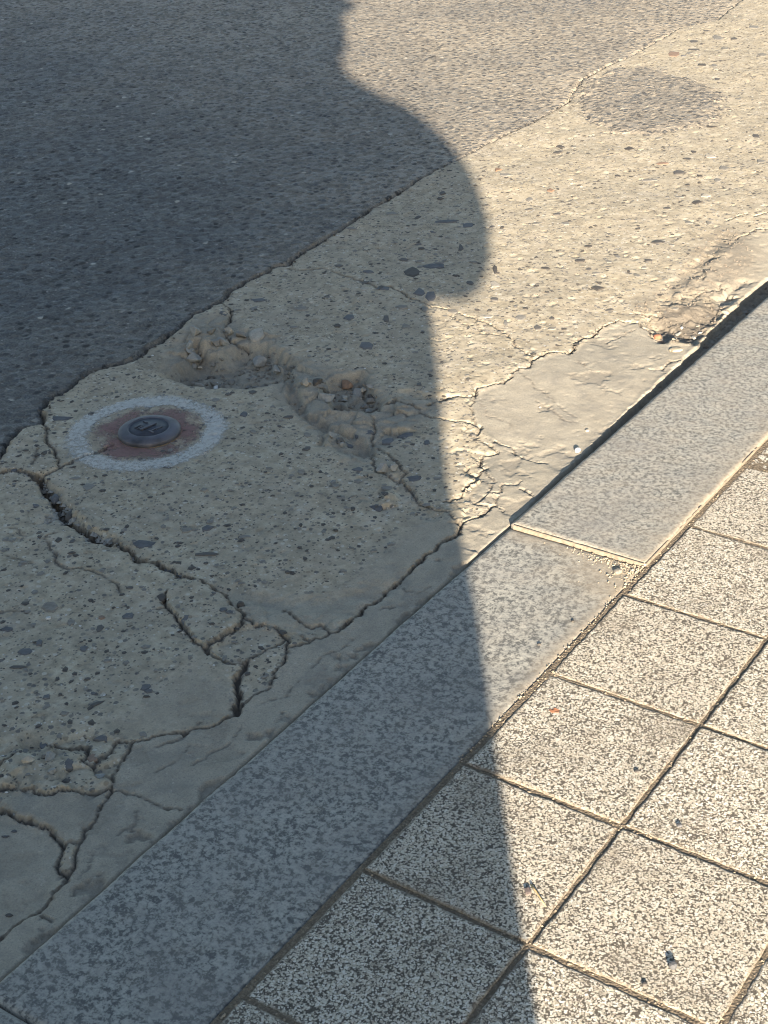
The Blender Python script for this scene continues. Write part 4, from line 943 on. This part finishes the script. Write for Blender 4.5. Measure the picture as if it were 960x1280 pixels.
# phone: its rear lens is where the camera stands
inv = Matrix.Rotation(-RZ, 4, 'Z') @ Matrix.Translation((-.928, 1.595, 0))
CL = inv @ Vector(CAM_C)                                                          # camera in the person's frame
Rl = Matrix.Rotation(-RZ, 3, 'Z'); cr, cdn, cf = [(Rl @ Vector(v)) for v in CAM_R]
pcn = CL - cf * .010 + cdn * .055 - cr * .020                                     # middle of the phone
ph = empty('smartphone', (0, 0, 0)); ph.matrix_world = Matrix.Translation((.928, -1.595, 0)) @ Matrix.Rotation(RZ, 4, 'Z') @ Matrix.Translation(pcn) @ Matrix(((cr.x, -cdn.x, -cf.x, 0), (cr.y, -cdn.y, -cf.y, 0), (cr.z, -cdn.z, -cf.z, 0), (0, 0, 0, 1)))
tag(ph, 'black smartphone held in both hands by the person', 'smartphone')
obj_bm('case', box_bm(0, 0, 0, .075, .158, .0085, 0, .003), M['phone'], ph); obj_bm('screen', box_bm(0, 0, .0048, .069, .150, .0012, 0, .0004), M['screen'], ph)
def arm(s):
    wr = pcn + cr * (s * .062) + cdn * .075 - cf * .03
    return [(s * .120, 0, 1.225, .040), (s * .20, .01, 1.12, .042), (s * .250, .03, 1.0, .038), (s * .165, .15, 1.035, .034), (wr.x, wr.y, wr.z, .024, .019)]
nodes = [(0, 0, .88, .125, .095), (0, 0, 1.0, .105, .085), (0, 0, 1.13, .12, .09), (0, 0, 1.235, .115, .08), (0, .008, 1.32, .048), (0, .022, 1.385, .047), (0, .035, 1.45, .068, .078), (0, .038, 1.515, .078, .092), (0, .03, 1.58, .068, .082), (0, .028, 1.615, .035, .045)]
edges = [(k, k + 1) for k in range(9)]
for s in (-1, 1):
    b = len(nodes); nodes += arm(s); edges += [(3, b)] + [(b + k, b + k + 1) for k in range(4)]
    wr = Vector(nodes[b + 4][:3]); palm = pcn + cr * (s * .050) + cdn * .035 - cf * .008
    nodes.append((*palm, .020, .013)); edges.append((b + 4, b + 5))
    for q in range(4):                                                            # fingers folded round the phone's back edge
        r = (.0085, .009, .0088, .0075)[q]; base = palm + cdn * (-.028 + q * .018) + cr * (s * .004) + cf * .006
        L = (.030, .034, .032, .026)[q]; k0 = len(nodes)
        nodes += [(*base, r, r), (*(base + cf * .016 - cr * (s * .006)), r * .95, r * .95), (*(base + cf * .020 - cr * (s * (.006 + L * .55))), r * .88, r * .88), (*(base + cf * .017 - cr * (s * (.006 + L))), r * .75, r * .75)]
        edges += [(b + 5, k0), (k0, k0 + 1), (k0 + 1, k0 + 2), (k0 + 2, k0 + 3)]
    k0 = len(nodes); tb = palm + cdn * .012 - cf * .012 - cr * (s * .004)
    nodes += [(*tb, .0115), (*(tb - cf * .006 - cdn * .022 - cr * (s * .012)), .010), (*(tb - cf * .004 - cdn * .045 - cr * (s * .02)), .0085)]
    edges += [(b + 5, k0), (k0, k0 + 1), (k0 + 1, k0 + 2)]
    b = len(nodes); x = s * .082
    nodes += [(x, 0, .80, .088), (x, .008, .62, .070), (x, .012, .46, .054), (x, -.004, .30, .052), (x, -.012, .09, .036), (x + s * .008, .05, .05, .038, .032), (x + s * .015, .135, .035, .032, .022)]
    edges += [(0, b)] + [(b + k, b + k + 1) for k in range(6)]
body = skinned('body', nodes, edges, M['skin'], pp)
# face
loft('nose', [(0, .118, 1.468, .006, .004), (0, .124, 1.474, .014, .014), (0, .122, 1.490, .010, .012), (0, .116, 1.515, .007, .006)], M['skin'], pp, 14)
for s in (-1, 1):
    e_ = bmesh.new(); bmesh.ops.create_uvsphere(e_, u_segments=16, v_segments=10, radius=.0125, matrix=Matrix.Translation((s * .031, .108, 1.512))); eo = obj_bm('eye', e_, M['eye'], pp, True)
    e_ = bmesh.new(); bmesh.ops.create_uvsphere(e_, u_segments=12, v_segments=8, radius=.0062, matrix=Matrix.Translation((s * .031, .1155, 1.510))); obj_bm('iris', e_, M['iris'], eo, True)
    loft('ear', [(s * .082, .03, 1.468, .005, .010), (s * .088, .025, 1.49, .008, .018), (s * .09, .022, 1.515, .008, .02), (s * .085, .02, 1.53, .004, .010)], M['skin'], pp, 14)
    loft('eyebrow', [(s * .034, .113, 1.533, .017, .004), (s * .034, .112, 1.538, .014, .003)], M['hair'], pp, 12)
loft('mouth', [(0, .108, 1.440, .014, .006), (0, .112, 1.446, .022, .007), (0, .110, 1.453, .016, .006)], M['lip'], pp, 14)
loft('hair', [(0, -.005, 1.385, .075, .035), (0, -.012, 1.42, .098, .060), (0, -.005, 1.48, .104, .085), (0, .008, 1.55, .098, .098), (0, .012, 1.60, .088, .094), (0, .01, 1.63, .06, .065)], M['hair'], pp)
hat = loft('hat', [(0, .02, 1.575, .150, .160), (0, .02, 1.570, .148, .158), (0, .02, 1.600, .108, .118), (0, .02, 1.66, .100, .110), (0, .02, 1.685, .090, .098), (0, .02, 1.69, .06, .07)], M['hat'], pp)
# coat: body and sleeves
coat = loft('coat', [(0, 0, .36, .142, .125), (0, 0, .41, .147, .13), (0, 0, .50, .155, .135), (0, 0, .57, .163, .138), (0, 0, .67, .158, .135), (0, 0, .75, .172, .132), (0, 0, .85, .186, .13), (0, 0, .95, .184, .128), (0, 0, 1.05, .182, .126), (0, 0, 1.14, .186, .125), (0, 0, 1.20, .186, .12), (0, 0, 1.235, .186, .112), (0, 0, 1.265, .176, .10), (0, .003, 1.29, .145, .09), (0, .006, 1.31, .115, .08), (0, .008, 1.335, .090, .074), (0, .012, 1.365, .078, .07), (0, .014, 1.385, .070, .066)], M['coat'], pp)
for s in (-1, 1):
    a = arm(s); skinned('sleeve', [(s * .10, 0, 1.20, .075, .075), (s * .155, 0, 1.19, .095, .095), (s * .205, .0, 1.135, .104, .104), (s * .262, .01, 1.045, .112, .112), (s * .240, .03, .900, .118, .118), (s * .180, .14, .965, .085, .085), ((s * .18 + a[4][0]) / 2, (.14 + a[4][1]) / 2, (.965 + a[4][2]) / 2, .072, .072), (a[4][0] + s * .006, a[4][1] - .006, a[4][2] - .004, .056, .056), (a[4][0], a[4][1] + .012, a[4][2] + .01, .052, .052)], [(k, k + 1) for k in range(7)], M['coat'], coat)
    skinned('trouser_leg', [(s * .080, 0, .60, .085, .085), (s * .082, .008, .44, .072, .074), (s * .083, 0, .28, .066, .07), (s * .083, -.004, .10, .06, .066), (s * .083, .0, .075, .058, .066)], [(k, k + 1) for k in range(4)], M['trousers'], pp)
    sh = skinned('shoe', [(s * .084, -.045, .05, .043, .042), (s * .088, .03, .052, .044, .040), (s * .095, .11, .040, .046, .030), (s * .098, .165, .034, .036, .022)], [(0, 1), (1, 2), (2, 3)], M['shoe'], pp)
    bm = bmesh.new(); n = 28; rg = []
    for z in (.001, .018): rg.append([bm.verts.new((s * (.085 + .012 * max(0, math.sin(t * 6.2832 / n))) + .047 * math.cos(t * 6.2832 / n), .055 + .145 * math.sin(t * 6.2832 / n), z)) for t in range(n)])
    for t in range(n): bm.faces.new((rg[0][t], rg[0][(t + 1) % n], rg[1][(t + 1) % n], rg[1][t]))
    bm.faces.new(rg[0][::-1]); bm.faces.new(rg[1]); obj_bm('sole', bm, M['sole'], sh)

# booth added out of view to shade the left side of the ground
M['booth'] = plain('grey painted steel', (.34, .36, .36), .5, .1, .08, 12, .0003, .4); M['booth_dark'] = plain('dark booth trim', (.06, .065, .07), .5, .2, .1, 30, .0002); M['glass'] = plain('booth window glass', (.03, .04, .045), .06, 0, .1, 8, 0, .6)
bx0, bx1, by0, by1 = .55, 1.75, -4.5, -2.70
bt = empty('shade_booth', ((bx0 + bx1) / 2, (by0 + by1) / 2, 0)); tag(bt, 'unseen grey steel booth added behind the person to shade the ground', 'booth')
w, l = bx1 - bx0, by1 - by0
obj_bm('plinth', box_bm(0, 0, .06, w - .04, l - .04, .12, 0, .01), M['booth_dark'], bt)
obj_bm('wall', box_bm(0, 0, 1.19, w, l, 2.14, 0, .012), M['booth'], bt)
obj_bm('roof', box_bm(0, 0, 2.34, w + .04, l + .04, .16, 0, .03), M['booth_dark'], bt)
for k in (-1, 1):
    fr = obj_bm('window', box_bm(k * (w / 2), -.25, 1.45, .03, .9, .8, 0, .006), M['booth_dark'], bt); obj_bm('pane', box_bm(k * (w / 2 + .012), -.25, 1.45, .012, .82, .72), M['glass'], fr)
dr = obj_bm('door', box_bm(w / 2 + .008, .52, 1.12, .03, .62, 1.92, 0, .006), M['booth'], bt); obj_bm('handle', box_bm(w / 2 + .04, .30, 1.05, .03, .025, .14, 0, .006), M['booth_dark'], dr)
for k in range(5): obj_bm('vent_slat', box_bm(0, l / 2 + .006, .35 + k * .05, .6, .014, .03, 0, .003), M['booth_dark'], bt)
